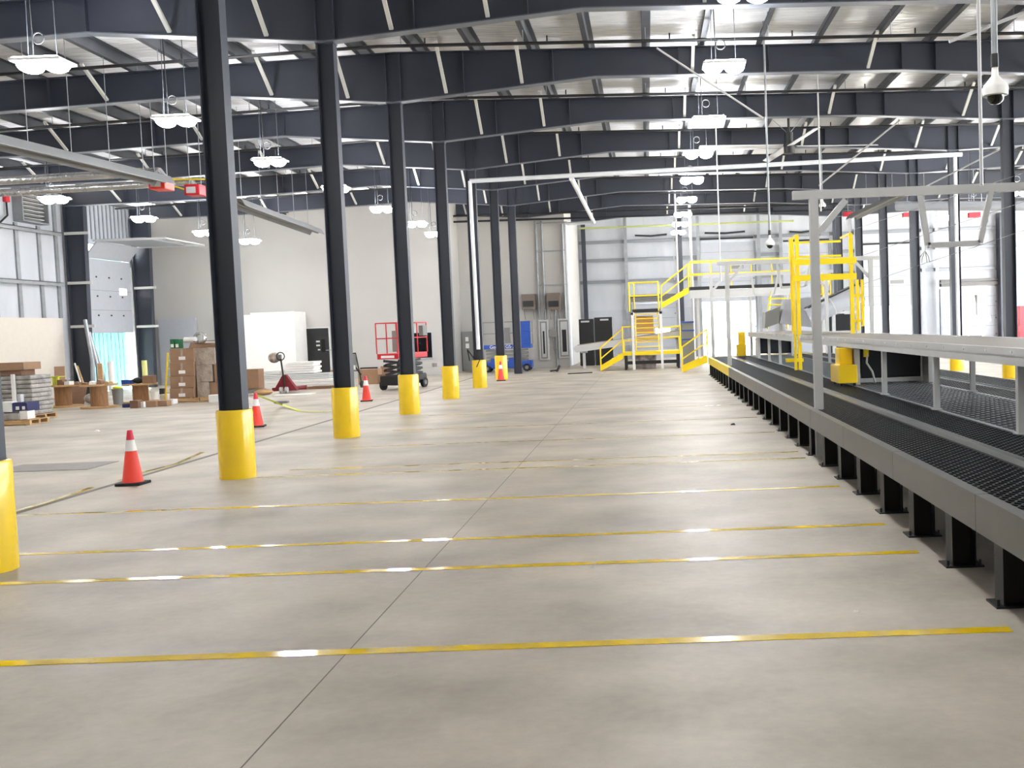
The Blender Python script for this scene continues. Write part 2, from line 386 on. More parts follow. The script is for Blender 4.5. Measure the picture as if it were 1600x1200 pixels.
for i, k in enumerate(range(3, 10)):
    column(XR, FY[k], 6.974, 'dark steel column in the right row behind the conveyor, %s' % ORD[i], 'columns in the right row')
    if k < 7: guard(XR, FY[k], 'yellow guard at the right row column seen under the conveyor table, %s' % ORD[i], 'yellow guards in the right row')
for i, k in enumerate((6, 7)):      # columns against the left wall
    r = thing('wall_column', 'dark tapered steel column against the left wall, %s' % ORD[i], 'column', (-20.9, FY[k], 0), 'columns against the left wall')
    y = FY[k]; z = 6.97
    for nm, x0, x1, a, b in (('web', 0, 0, 0, 0),):
        obj('web', MB().prism([(-21.3, 0), (-20.75, 0), (-20.6, z), (-21.3, z)], 'y', y-.01, y+.01), 'steel', r)
    obj('inner_flange', MB().quadbox([(-20.75, y-.13, 0), (-20.73, y-.13, 0), (-20.73, y+.13, 0), (-20.75, y+.13, 0), (-20.6, y-.13, z), (-20.58, y-.13, z), (-20.58, y+.13, z), (-20.6, y+.13, z)]), 'steel', r)
    obj('outer_flange', MB().box(-21.34, -21.3, y-.13, y+.13, 0, z), 'steel', r)
    for zz in (2.55, 4.15, 5.97):
        obj('girt_bracket', MB().box(-21.3, -20.4, y-.2, y-.14, zz-.05, zz+.05), 'brace', r)
tag(obj('eave_strut', MB().box(XW+.002, XW+.045, 12, YB-.05, 7.42, 7.6), 'steel'), 'dark steel eave strut running along the top of left wall', 'strut')

# purlins
px_ = []; x = .19
while x < 24: px_.append(x); x += 1.27
x = .19-1.27
while x > -21.3: px_.append(x); x -= 1.27
px_.sort()
for i, x in enumerate(px_):
    z = topz(x)
    mb = MB().box(x-.006, x+.006, -7.9, YE-.1, z, z+.26).box(x-.1, x, -7.9, YE-.1, z, z+.012).box(x, x+.1, -7.9, YE-.1, z+.25, z+.26).box(x-.1, x-.094, -7.9, YE-.1, z, z+.035)
    tag(obj('roof_purlin', mb, 'purlin'), 'galvanised roof purlin running down the hall, %s from the left' % NTH[i], 'purlin', 'purlins under the white roof')
# sprinkler pipes
for k in range(1, 10):
    y = FY[k]-1.6; xa = XW+.3 if y < YB-.1 else (XB+.2 if y < YC else XC+.2); r_ = .045
    mb = MB(); pts = [(xx, y, topz(xx)-.28) for xx in sorted((xa, -5.4, 23.5))]; mb.tube(pts, .036)
    r = tag(obj('sprinkler_pipe', mb, 'pipeb'), 'black sprinkler pipe crossing under the roof, %s in view' % ORD[k-1], 'pipe', 'sprinkler pipes under the roof')
    xx = xa+1.0
    while xx < 23:
        obj('hanger_rod', MB().cyl((xx, y, topz(xx)-.24), (xx, y, roofz(xx)), .008, n=6), 'galv', r); obj('sprinkler_head', MB().cyl((xx+.5, y, topz(xx+.5)-.24), (xx+.5, y, topz(xx+.5)-.13), .018, n=6), 'pipeb', r); xx += 2.54

# ---------------------------------------------------------------- high bay lamps
def lamp_proto(loc, label, grp):
    r = thing('high_bay_lamp', label, 'lamp', loc, grp)
    obj('housing', MB().box(-.39, .39, -.26, .26, .03, .075).box(-.3, .3, -.1, .1, .075, .12), 'white', r, local=True, bevel=.012)
    for s in (-1, 1):
        prof = [(0, -.1), (.5, -.09), (.82, -.055), (.97, -.01), (1.0, .03)]
        obj('diffuser', MB().lathe((s*.195, 0, 0), [(q[0]*.185, q[1]) for q in prof], 20, 1, 1.3), 'lamp', r, local=True, smooth=True)
    obj('added_uplight', MB().box(-.34, .34, -.24, -.11, .078, .09).box(-.34, .34, .11, .24, .078, .09), 'lamp_uplight', r, local=True)  # hidden emitters added to light the ceiling, not a lens
    return r
lamps = []
ROW_L = [(68, 103, 15.9), (275, 190, 20.2), (422, 254, 25.3), (525, 296, 30.2), (597, 328, 35.3), (651, 351, 37.8), (680, 367, 40.5)]
ROW_R = [(1162, -8, 14.2), (1131, 106, 19.0), (1107, 190, 23.9), (1092, 242, 28.7), (1081, 283, 33.7), (1073, 313, 38.8), (1067, 336, 44.0), (1063, 351, 48.6), (1060, 364, 53.6)]
ROW_F = [(85, 313, 30.2), (225, 343, 35.6), (320, 365, 38.3), (390, 378, 40.5)]
ROW_X = [(1592, 302, 30.0), (1524, 322, 36.0), (1478, 341, 43.0)]
for row, nm in ((ROW_L, 'row left of the columns'), (ROW_R, 'row above the open floor'), (ROW_F, 'far left row'), (ROW_X, 'row at the right')):
    for i, (px, py, Y) in enumerate(row): lamps.append((at(px, py, Y), ORD[i], nm))
lamps += [(Vector((1.6, 9.2, 6.5)), 'added overhead', 'row above the open floor'), (Vector((1.6, 3.4, 6.5)), 'added rearmost', 'row above the open floor'),  # overhead and rearmost lamps are unseen, added to light the near floor
          (Vector((-9.7, 10.6, 6.2)), 'added overhead', 'row left of the columns'), (Vector((-9.7, 4.5, 6.2)), 'added rearmost', 'row left of the columns'), (Vector((-17.3, 22, 6.2)), 'frontmost', 'far left row'),
          (Vector((13, 12, 6.4)), 'frontmost', 'row at the right'), (Vector((13, 21, 6.4)), 'second', 'row at the right')]
proto = None; wired = []
for p, o_, nm in lamps:
    lb_ = 'lit white twin-lens high bay lamp, %s in the %s' % (o_, nm)
    if proto is None: r = proto = lamp_proto(p, lb_, 'lit high bay lamps')
    else: r = dup(proto, p, 0, lb_)
    wired.append((r, p, roofz(p.x)-p.z))
for r, p, zt in wired:
    wv = MB().cyl((-.22, 0, .12), (-.2, 0, zt), .007, n=6).cyl((.22, 0, .12), (.2, 0, zt), .007, n=6)
    obj('hanging_wire', wv, 'purlin', r, local=True)
    if p.y < 42:
        obj('power_cable', MB().cyl((-.14, 0, .12), (-.17, 0, zt), .011, n=6).ring((-.05, 0, .42), .085, .012, 'y'), 'rubber', r, local=True)

# ---------------------------------------------------------------- floor marks
ends = 2.0
for i, (yy, xa, wd) in enumerate(((1010, -8, .1), (884.5, -7.0, .09), (839.5, -6.9, .08), (778, -6.9, .08), (732, -5.2, .08), (722, -5.0, .08), (690, -4.9, .06), (666, -4.9, .06), (645, -4.9, .05))):
    y = gr(800, yy).y
    tag(obj('floor_tape', MB().box(xa, ends, y-wd/2, y+wd/2, .0005, .003), 'tape'), 'glossy yellow tape stripe across the concrete floor, %s' % ORD[i], 'floor tape', 'yellow stripes across the floor')
struct('trim_1', MB().box(-1.788, -1.781, -8, YC, .0004, .0015), 'seam')
struct('trim_2', MB().box(-7.055, -6.965, -8, YB, .0004, .002), 'seam')
tp = [Vector((-7.09, 9.5, 0)), Vector((-7.14, 10.6, 0)), Vector((-7.08, 11.7, 0)), Vector((-7.16, 12.9, 0))]; tp2 = [Vector((-7.1, 13.5, 0)), Vector((-7.17, 14.3, 0)), Vector((-7.1, 15.1, 0)), Vector((-7.35, 16.6, 0))]
def strip(pts, wd, z=.006, tw=0):
    mb = MB()
    for a, b in zip(pts[:-1], pts[1:]):
        a = Vector((a.x, a.y, a.z+z)); b = Vector((b.x, b.y, b.z+z)); mb.bar(a, b, wd, .003)
    return mb
tag(obj('caution_tape', strip(tp, .07), 'tape'), 'yellow caution tape lying along the floor joint left of front cone', 'tape')
tag(obj('caution_tape', strip(tp2, .07), 'tape'), 'crumpled yellow caution tape on floor between front cone and column guard', 'tape')
c2 = gr(402, 667); c3 = gr(573, 627); c4 = gr(783, 595); c1 = gr(208, 757)
sag = [Vector((c2.x, c2.y+.05, .66)), gr(440, 636)+Vector((0, 0, .06)), gr(470, 643), gr(505, 644), gr(530, 641)]
tag(obj('caution_tape', strip(sag, .09), 'lime'), 'yellow caution tape sagging from the second cone to the floor', 'tape')
sag = [gr(560, 626)+Vector((0, 0, .02)), gr(590, 624), gr(618, 623)]
tag(obj('caution_tape', strip(sag, .05), 'tape'), 'yellow caution tape on the floor beside the third cone', 'tape')
for px, py, l in ((822, 592, 'short yellow tape scrap on the floor right of the last guard'), (938, 583, 'short yellow tape scrap on floor before the yellow stairs')):
    p = gr(px, py); tag(obj('tape_scrap', MB().box(p.x-.25, p.x+.25, p.y-.04, p.y+.04, .001, .005), 'tape'), l, 'tape')
p = gr(85, 730); tag(obj('floor_plate', MB().box(p.x-.75, p.x+.75, p.y-.45, p.y+.45, .001, .008), 'conc'), 'grey steel plate set in the floor left of the front cone', 'plate')
for px, py, l, m in ((1338, 956, 'pale crumb of debris on floor before the platform', 'white'), (925, 886, 'pale speck of debris by the second yellow stripe', 'white'), (152, 674, 'white scrap lying on the floor behind the front cone', 'white'), (1145, 664, 'dark scrap on the floor left of the platform legs', 'black')):
    p = gr(px, py); s = p.y*.0026
    mb = MB().quadbox([(p.x-s, p.y-s*.6, .0), (p.x+s, p.y-s, .0), (p.x+s*.7, p.y+s, 0), (p.x-s*.8, p.y+s*.8, 0), (p.x-s*.6, p.y-s*.3, s*.5), (p.x+s*.5, p.y-s*.5, s*.8), (p.x+s*.4, p.y+s*.5, s*.4), (p.x-s*.5, p.y+s*.3, s*.6)])
    tag(obj('debris', mb, m), l, 'debris')

# ---------------------------------------------------------------- cones
def cone(p, label):
    r = thing('traffic_cone', label, 'traffic cone', (p.x, p.y, 0), 'traffic cones along the column row')
    obj('base', MB().box(-.16, .16, -.16, .16, 0, .035), 'rubber', r, local=True, bevel=.008)
    obj('body', MB().lathe((0, 0, 0), [(.134, .036), (.126, .05), (.068, .44), (.064, .44), (.042, .58), (.046, .58), (.028, .7), (.022, .705), (0, .705)], 24), 'orange', r, local=True, smooth=True)
    obj('reflective_collar', MB().lathe((0, 0, 0), [(.072, .44), (.05, .58), (.046, .582)], 24), 'reflect', r, local=True, smooth=True)
    obj('tip', MB().lathe((0, 0, 0), [(.049, .581), (.031, .705), (.0, .71)], 20), 'pinktip', r, local=True, smooth=True)
    return r
cp = cone(c1, 'orange cone with white collar on black base, front left of the nearest guard')
for p, l in ((c2, 'orange cone just behind the nearest yellow guard, tied with tape'), (c3, 'orange cone standing between the second and third guards'), (c4, 'small far orange cone in front of the last yellow guard')): dup(cp, (p.x, p.y, 0), .2, l)

# ---------------------------------------------------------------- raised platform
PX0, PX1, PZ, PY0, PY1 = 2.08, 6.3, .62, 2.0, 36.0
pf = thing('raised_platform', 'long raised walkway platform with black grating deck and grey fascia', 'platform', (PX0, PY0, 0))
y = 6.6-4.5; i = 0
while y < PY1:
    y2 = min(y+2.25, PY1); m = 'ypaint' if y > 26 else 'fascia'
    o = obj('fascia_panel', MB().box(PX0, PX0+.02, y+.004, y2-.004, PZ-.215, PZ).box(PX0, PX0+.09, y+.004, y2-.004, PZ, PZ+.012).box(PX0, PX0+.07, y+.004, y2-.004, PZ-.23, PZ-.215), m, pf)
    if m == 'ypaint': o['label'] = 'yellow painted fascia panel'
    y = y2
obj('rear_fascia', MB().box(PX1-.02, PX1, PY0, PY1, PZ-.23, PZ+.01), 'fascia', pf)
obj('end_fascia', MB().box(PX0, PX1, PY1-.02, PY1, PZ-.23, PZ+.01), 'ypaint', pf)
def grating(x0, x1, y0, y1, p, dy, bw, z, mname, nm):       # expanded diamond grating: mirrored zigzag strands
    mb = MB(); h = .018; n = max(2, round((x1-x0)/p)); p = (x1-x0)/n; rows = int((y1-y0)/dy)
    for i in range(n+1):
        for j in range(rows):
            s_ = 1 if (i+j) % 2 else -1
            xa, xb = x0+i*p-s_*p*.42, x0+i*p+s_*p*.42
            xa = min(max(xa, x0), x1); xb = min(max(xb, x0), x1); ya, yb = y0+j*dy, y0+(j+1)*dy; w_ = bw/2
            mb.quadbox([(xa-w_, ya, z-h), (xa+w_, ya, z-h), (xb+w_, yb, z-h), (xb-w_, yb, z-h), (xa-w_, ya, z), (xa+w_, ya, z), (xb+w_, yb, z), (xb-w_, yb, z)])
    return obj(nm, mb, mname, pf)
grating(PX0+.1, 2.79, PY0, PY1, .04, .055, .013, PZ, 'grate', 'grating_deck')
grating(3.01, 3.54, PY0, PY1, .04, .055, .013, PZ, 'grate', 'grating_deck')
grating(3.6, 4.84, PY0, PY1, .09, .09, .02, PZ, 'mesh', 'mesh_deck')
grating(4.9, 5.42, PY0, PY1, .06, .08, .018, PZ, 'grate', 'grating_deck')
grating(5.62, 6.26, PY0, PY1, .06, .08, .018, PZ, 'grate', 'grating_deck')
for x0, x1 in ((2.8, 3.0), (5.43, 5.61)):
    obj('channel_plate', MB().box(x0, x1, PY0, PY1, PZ-.03, PZ-.02).box(x0, x0+.012, PY0, PY1, PZ-.03, PZ+.006).box(x1-.012, x1, PY0, PY1, PZ-.03, PZ+.004), 'shiny', pf)
obj('edge_angle', MB().box(3.545, 3.595, PY0, PY1, PZ-.05, PZ+.008).box(4.845, 4.895, PY0, PY1, PZ-.05, PZ+.008), 'galv', pf)
obj('shade_sheet', MB().box(PX0+.1, PX1-.1, PY0, PY1, PZ-.2, PZ-.19), 'black', pf)  # black sheet added under the gratings, standing in for the shade there
y = 4.16; 
while y < PY1-.3:
    for x, side in ((PX0+.03, 0), (PX1-.2, 1)):
        l = MB().box(x, x+.17, y-.006, y+.006, .012, PZ-.2).box(x, x+.008, y-.08, y+.08, .012, PZ-.2).box(x+.162, x+.17, y-.08, y+.08, .012, PZ-.2)
        lo = obj('leg', l, 'black', pf)
        if side == 0 or y > 12: obj('base_plate', MB().box(x-.05, x+.22, y-.1, y+.1, 0, .012).cyl((x-.03, y-.07, .012), (x-.03, y-.07, .05), .01, n=6).cyl((x+.2, y-.07, .012), (x+.2, y-.07, .05), .01, n=6), 'black', lo)
    y += 1.05

# conveyor tables on the platform
TZ = 1.45
def table(y0, y1, legs, label, zo=0):
    t = thing('conveyor_table', label, 'conveyor', (3.5, y0, PZ))
    obj('belt', MB().box(3.56, 4.95, y0, y1, TZ-.03+zo, TZ+zo), 'belt', t)
    for x0, x1 in ((3.48, 3.55), (4.96, 5.03)):
        obj('side_rail', MB().box(x0, x1, y0, y1, TZ-.065+zo, TZ+.008+zo).box(x0+.01, x1-.01, y0, y1, TZ-.085+zo, TZ-.065+zo).box(x0, x1, y0, y1, TZ-.16+zo, TZ-.085+zo), 'lgrey', t)
    bl = MB(); y = y0+.4
    while y < y1: bl.cyl((3.47, y, TZ-.03+zo), (3.48, y, TZ-.03+zo), .014, n=8); y += .75
    obj('rail_bolts', bl, 'white', t)
    for y in legs:
        for x in (3.55, 4.88): obj('leg', MB().box(x-.035, x+.035, y-.035, y+.035, PZ+.01, TZ-.16+zo).box(x-.06, x+.06, y-.06, y+.06, PZ+.008, PZ+.02), 'gantry', t)
    for y in legs: obj('cross_member', MB().box(3.55, 4.96, y-.03, y+.03, TZ-.14+zo, TZ-.08+zo), 'lgrey', t)
    return t
table(4.2, 23.6, [7, 9.83, 12.7, 15.5, 21.2], 'long pale conveyor table standing on the near part of the platform')
table(24.8, 38.6-2.8, [27.7, 30.2, 32.9, 35.4], 'far pale conveyor table standing behind the yellow frame', .0)

# take-up unit under the near table
u = thing('belt_take_up', 'black belt take-up unit in grey frame under the near conveyor table', 'machine', (3.6, 18.2, PZ))
z0 = PZ+.01
obj('belt_panel', MB().box(3.78, 4.86, 18.3, 18.36, z0+.09, TZ-.2), 'rubberbelt', u, bevel=.02)
obj('frame', MB().box(3.62, 3.7, 18.0, 19.4, z0, TZ-.2).box(4.9, 4.97, 18.0, 19.4, z0, TZ-.2).box(3.7, 4.9, 18.22, 18.28, z0+.02, z0+.09), 'lgrey', u)
obj('roller', MB().cyl((3.72, 18.8, 1.02), (4.88, 18.8, 1.02), .26, n=28), 'rubberbelt', u, smooth=True)
obj('hose', MB().tube([(3.86, 18.12, TZ-.25), (3.84, 18.1, TZ-.45), (3.93, 18.08, TZ-.6), (3.98, 18.08, z0+.02)], .018), 'lgrey', u)
obj('valve', MB().box(3.8, 3.88, 18.1, 18.2, TZ-.34, TZ-.17), 'ypaint', u)
obj('hose', MB().tube([(4.82, 18.12, TZ-.22), (4.8, 18.1, TZ-.5), (4.8, 18.08, z0+.02)], .018), 'lgrey', u)
g = thing('drive_guard', 'yellow drive guard box beside the black take-up unit on platform', 'machine guard', (3.45, 18.2, PZ))
obj('lower_cover', MB().box(3.27, 3.59, 17.7, 18.5, z0+.05, z0+.36), 'yellow', g, bevel=.008)
obj('upper_cover', MB().box(3.36, 3.59, 18.1, 18.5, z0+.36, TZ-.17), 'yellow', g, bevel=.008)
obj('foot', MB().box(3.3, 3.34, 17.75, 17.8, z0, z0+.05).box(3.53, 3.57, 17.75, 17.8, z0, z0+.05).box(3.53, 3.57, 18.4, 18.45, z0, z0+.05).box(3.3, 3.34, 18.4, 18.45, z0, z0+.05), 'black', g)

u = thing('belt_take_up', 'far black belt take-up unit under the end of the far conveyor table', 'machine', (4.2, 34.4, PZ))
obj('belt_panel', MB().box(3.7, 4.75, 34.2, 34.26, PZ+.1, TZ-.2), 'rubberbelt', u); obj('frame', MB().box(3.63, 3.7, 34.1, 34.9, PZ+.01, TZ-.2), 'lgrey', u); obj('frame', MB().box(4.75, 4.82, 34.1, 34.9, PZ+.01, TZ-.2), 'lgrey', u)
g = thing('drive_guard', 'small yellow drive guard at the far end of the platform deck', 'machine guard', (2.95, 35.4, PZ))
obj('lower_cover', MB().box(3.05, 3.35, 35.2, 35.7, PZ+.03, PZ+.42), 'yellow', g); obj('upper_cover', MB().box(3.12, 3.35, 35.4, 35.7, PZ+.42, TZ+.02), 'yellow', g)
# gantries above the platform
def gantry(y, label, near):
    g = thing('gantry_frame', label, 'gantry', (2.2, y, 0), 'grey gantries over the platform')
    zt = 3.42; 
    for x in (2.22, 6.15): 
        po = obj('post', MB().box(x-.055, x+.055, y-.055, y+.055, .01, zt-.05), 'gantry', g)
        obj('base_plate', MB().box(x-.09, x+.09, y-.09, y+.09, 0, .01), 'gantry', po)
    obj('top_beam', MB().box(1.95, 6.4, y-.05, y+.05, zt-.05, zt+.06), 'gantry', g)
    for x, s in ((2.22, 1), (6.15, -1)): obj('corner_brace', MB().bar((x+s*.05, y, zt-.5), (x+s*.42, y, zt-.08), .08), 'gantry', g)
    a, b, d, e = at(1436, 306, 13.5), at(1448, 384, 13.5), at(1529, 380, 13.5), at(1546, 300, 13.5)
    if not near:
        pass
    P = [Vector((q.x, y, q.z)) for q in (a, b, d, e)]
    for q0, q1 in zip(P[:-1], P[1:]): obj('hanging_strut', MB().bar((q0.x, y-.052, min(q0.z, zt-.03)), (q1.x, y-.052, min(q1.z, zt-.03)), .07, .05, (0, 1, 0)), 'gantry', g)
    return g
gantry(13.5, 'grey steel gantry frame standing over the near conveyor table', True)
gantry(28.2, 'pale gantry frame over the middle of the platform, behind the yellow frame', False)
gantry(35.2, 'farthest pale gantry frame at the far end of the platform', False)
for i, (za, zb) in enumerate(((3.0, 2.2), (3.3, 2.6), (2.8, 1.9))):
    a = at(1600, 270+45*i, 20); b = at(1330, 360+45*i, 30)
    tag(obj('guy_wire', MB().cyl(a, b, .006, n=6), 'galv'), '%s thin slanting wire right of the gantry' % ('upper', 'middle', 'lower')[i], 'wire', 'slanting wires at the right')

# yellow portal over the tables
y0 = 24.2
pt = thing('yellow_portal', 'yellow steel portal frame straddling the conveyor tables', 'frame', (3.5, y0, PZ))
xl, xr = at(1243, 500, y0).x, at(1332, 500, y0).x
for nm, x, zb_, zt in (('post', xl-.05, 1.5, 3.72), ('post', xl+.08, PZ+.01, 3.8), ('post', xr, PZ+.01, 3.78)):
    obj(nm, MB().box(x-.04, x+.04, y0-.06, y0+.06, zb_, zt), 'ypaint', pt)
obj('post', MB().box(xl-.07, xl-.01, y0-.16, y0-.1, PZ+.01, 3.6), 'ypaint', pt)
for z in (3.15, 2.78): obj('cross_beam', MB().box(xl-.1, xr+.1, y0-.12, y0-.06, z-.07, z+.07), 'ypaint', pt)
obj('top_rail', MB().bar((xr, y0, 3.78), (xr, y0+1.2, 3.78), .05).bar((xl+.08, y0, 3.78), (xl+.08, y0+1.2, 3.78), .05).bar((xl+.08, y0+1.2, 3.2), (xl+.08, y0+1.2, 3.8), .05).bar((xl+.1, y0+1.2, 3.7), (xr, y0+1.2, 3.7), .05).bar((xl+.1, y0+1.2, 3.35), (xr, y0+1.2, 3.35), .05), 'ypaint', pt)
obj('foot_bracket', MB().box(xl-.25, xl+.15, y0-.1, y0+.1, PZ+.2, PZ+.28), 'ypaint', pt)
obj('side_guard', MB().box(xr+.1, xr+.16, y0-.05, y0+.05, 1.5, 2.7).box(xr+.22, xr+.27, y0-.05, y0+.05, 1.6, 2.7).box(xr, xr+.27, y0-.03, y0+.03, 2.3, 2.36).box(xr, xr+.27, y0-.03, y0+.03, 1.7, 1.76), 'ypaint', pt)
obj('grey_mast', MB().box(xr+.0, xr+.03, y0+.1, y0+.16, PZ+.01, 4.0), 'lgrey', pt)

# ---------------------------------------------------------------- yellow crossover stairs
ys = 43.0
st = thing('crossover_stairs', 'yellow crossover stairs and landings beyond the end of the platform', 'stairs', (0, ys, 0))
lx0, lx1 = at(974, 548, ys).x, at(1063, 548, ys).x
LZ = at(1018, 549, ys-.6).z; UZ = at(1010, 483, 45).z
obj('lower_landing', MB().box(lx0, lx1, ys-.6, ys+1.2, LZ-.14, LZ), 'ypaint', st)
for x in (lx0+.1, lx1-.1):
    for yy in (ys-.5, ys+1.1): obj('leg', MB().box(x-.05, x+.05, yy-.05, yy+.05, 0, LZ-.14), 'black', st)
obj('under_beam', MB().box(lx0+.1, lx1-.1, ys-.53, ys-.47, .22, .36), 'black', st)
def flight(x0, z0_, x1, z1, y, wd, nst):                           # stair rising along x
    for yy in (y-wd/2, y+wd/2): obj('stringer', MB().quadbox([(x0, yy-.02, z0_-.02 if z0_ > .1 else 0), (x1, yy-.02, z1-.26), (x1, yy+.02, z1-.26), (x0, yy+.02, z0_-.02 if z0_ > .1 else 0), (x0, yy-.02, z0_+.22), (x1, yy-.02, z1+.0), (x1, yy+.02, z1+.0), (x0, yy+.02, z0_+.22)]), 'ypaint', st)
    for i in range(nst):
        t = (i+.5)/nst; xx = x0+(x1-x0)*t; zz = z0_+(z1-z0_)*(i+1)/(nst+.5); obj('tread', MB().box(xx-.13, xx+.13, y-wd/2, y+wd/2, zz-.03, zz), 'ypaint', st)
    for yy in (y-wd/2,):
        obj('handrail', MB().tube([(x0, yy, z0_), (x0, yy, z0_+.95), (x1, yy, z1+.98), (x1, yy, z1)], .03).tube([(x0, yy, z0_+.5), (x1, yy, z1+.5)], .026), 'ypaint', st)
pl = gr(944, 575)
flight(pl.x, 0, lx0, LZ, ys-.1, .9, 4)
pr = gr(1066, 581); PE = PY1
flight(pr.x, 0, at(1102, 556, 40).x, .6, pr.y, .9, 3)
obj('lower_handrail', MB().tube([(lx0, ys-.6, LZ), (lx0, ys-.6, LZ+1.05), (lx0+.55, ys-.6, LZ+1.05)], .03), 'ypaint', st)
obj('lower_handrail', MB().tube([(1.4*.3, ys-.6, LZ+.95), (lx1, ys-.6, LZ+1.0), (lx1, ys-.6, LZ)], .03), 'ypaint', st)
obj('lower_handrail', MB().tube([(lx0, ys+1.2, LZ), (lx0, ys+1.2, LZ+.45), (lx1, ys+1.2, LZ+.55), (lx1, ys+1.2, LZ)], .03), 'ypaint', st)
ux0, ux1 = at(988, 483, 44.6).x, at(1031, 483, 44.6).x
for i in range(8):
    t = (i+1)/9; zz = LZ+(UZ-LZ)*t; yy = ys+.3+1.6*t
    obj('tread', MB().box(ux0+.15, ux1-.12, yy-.12, yy+.12, zz-.035, zz), 'ypaint', st)
for x in (ux0+.12, ux1-.1): obj('stringer', MB().quadbox([(x-.02, ys+.2, LZ), (x+.02, ys+.2, LZ), (x+.02, ys+.45, LZ), (x-.02, ys+.45, LZ), (x-.02, ys+1.75, UZ-.1), (x+.02, ys+1.75, UZ-.1), (x+.02, ys+2.0, UZ-.1), (x-.02, ys+2.0, UZ-.1)]), 'ypaint', st)
obj('backing_panel', MB().box(ux0+.15, ux1-.3, ys+2.02, ys+2.05, LZ+.7, UZ-.3), 'wood', st)
wy = ys+1.6
obj('upper_landing', MB().box(ux0, ux1+.02, wy, wy+1.3, UZ-.14, UZ), 'black', st)
for x, yy in ((ux0+.02, ys-.7), (ux1, ys-.7)): 
    obj('white_post', MB().box(x-.05, x+.05, yy-.05, yy+.05, 0, UZ-.16), 'white', st)
    obj('white_bearer', MB().box(x-.05, x+.05, yy-.05, wy+.1, UZ-.26, UZ-.15), 'white', st)
obj('upper_handrail', MB().tube([(ux0-.12, wy, UZ-.1), (ux0-.12, wy, UZ+1.15), (ux1-.05, wy, UZ+1.15), (ux1-.05, wy, UZ-.1)], .035).tube([(ux0-.12, wy, UZ+.58), (ux1-.05, wy, UZ+.58)], .03).tube([(ux0+.08, wy+.9, UZ-.1), (ux0+.08, wy+.9, UZ+1.15), (ux0-.12, wy, UZ+1.15)], .03), 'ypaint', st)
WZ = at(1090, 448, wy).z; wx0 = at(1076, 450, wy).x; wx1 = at(1242, 450, wy).x
flight(ux1+.08, UZ+.02, wx0, WZ, wy+.05, .1, 5)
wk = thing('overhead_walkway', 'high walkway with yellow handrails and black edge leading right from the stairs', 'walkway', (wx0+.05, wy, WZ))
obj('deck', MB().box(wx0+.05, wx1, wy, wy+1.1, WZ-.14, WZ), 'black', wk)
obj('bearer', MB().box(wx0+.05, wx1, wy+.02, wy+.12, WZ-.5, WZ-.15), 'lgrey', wk)
hr = MB(); 
for i in range(6):
    x = wx0+.1+(wx1-wx0-.2)*i/5; hr.bar((x, wy+.03, WZ), (x, wy+.03, WZ+1.1), .045)
for z in (1.1, .55): hr.bar((wx0+.1, wy+.03, WZ+z), (wx1, wy+.03, WZ+z+.0), .045); hr.bar((wx0+.1, wy+1.05, WZ+z), (wx1, wy+1.05, WZ+z), .045)
obj('handrail', hr, 'ypaint', wk)
for x in (wx0+.4, (wx0+wx1)/2+.4, wx1-.2): obj('post', MB().box(x-.06, x+.06, wy+.45, wy+.57, 0, WZ-.15), 'lgrey', wk)
s2 = thing('yellow_ladder_stair', 'short yellow open stair hanging below the high walkway', 'stairs', (at(1215, 480, 41).x, 41, 1.7))
for i in range(5):
    a = at(1200, 505-9.5*i, 41+.2*i); b = at(1229, 504-9.5*i, 41+.2*i); obj('tread', MB().box(a.x, b.x, a.y-.1, a.y+.1, a.z-.03, a.z+.02), 'ypaint', s2)
a0, a1 = at(1199, 512, 41), at(1204, 458, 42); b0, b1 = at(1230, 512, 41), at(1236, 458, 42)
obj('stringer', MB().bar(a0, a1, .05, .18).bar(b0, b1, .05, .18), 'ypaint', s2)
obj('support', MB().bar((b0.x, 41.1, 0), (b0.x, 41.1, b0.z), .08).bar((a0.x, 41.1, 0), (a0.x, 41.1, a0.z), .08), 'lgrey', s2)

# incline conveyor at right rear, chute, white hood
ic = thing('incline_conveyor', 'white sided conveyor sloping up to the right behind the tables', 'conveyor', (6.3, 37, 0))
A, B = at(1262, 492, 37), at(1345, 452, 37)
th = .33
mb = MB()
for s in (0, 1.1):
    pass
pr_ = []
mb.cyl(A+Vector((0, 0, -.1)), B+Vector((0, 0, -.1)), th, n=24); obj('trough', mb, 'doorp', ic, smooth=True)
obj('belt_edge', MB().bar(A+Vector((0, .3, .24)), B+Vector((0, .3, .24)), .9, .06), 'rubberbelt', ic)
Cc = A+(B-A)*.45
obj('joint_band', MB().cyl(Cc+Vector((0, 0, -.1)), Cc+(B-A).normalized()*.04+Vector((0, 0, -.1)), th+.015, n=24), 'lgrey', ic)
for t in (.12, .3, .48, .95):
    q = A+(B-A)*t; obj('leg', MB().box(q.x-.06, q.x+.06, 36.94, 37.06, 0, q.z-.3), 'lgrey', ic)
q0, q1 = at(1294, 520, 37.3), at(1330, 470, 37.3)
obj('drive_cabinet', MB().box(q0.x, q1.x, 37.5, 38.1, .2, 1.95), 'rubberbelt', ic); obj('cross_frame', MB().box(q0.x-.4, q1.x+.1, 36.93, 37.0, 1.98, 2.06), 'lgrey', ic); obj('cross_frame', MB().box(q0.x-.1, q1.x+.1, 37.3, 37.36, 1.3, 1.36), 'lgrey', ic)
ch = thing('feed_chute', 'grey and white feed chute above the far conveyor table', 'chute', (5, 38, 1.45))
a = [at(*q, 38) for q in ((1195, 513), (1217, 505), (1219, 479), (1196, 488))]; dk = Vector((0, .9, 0))
obj('dark_panel', MB().quadbox([a[0], a[1], a[1]+dk, a[0]+dk, a[3], a[2], a[2]+dk, a[3]+dk]), 'grey', ch)
a = [at(*q, 38) for q in ((1218, 505), (1280, 512), (1280, 462), (1228, 468))]
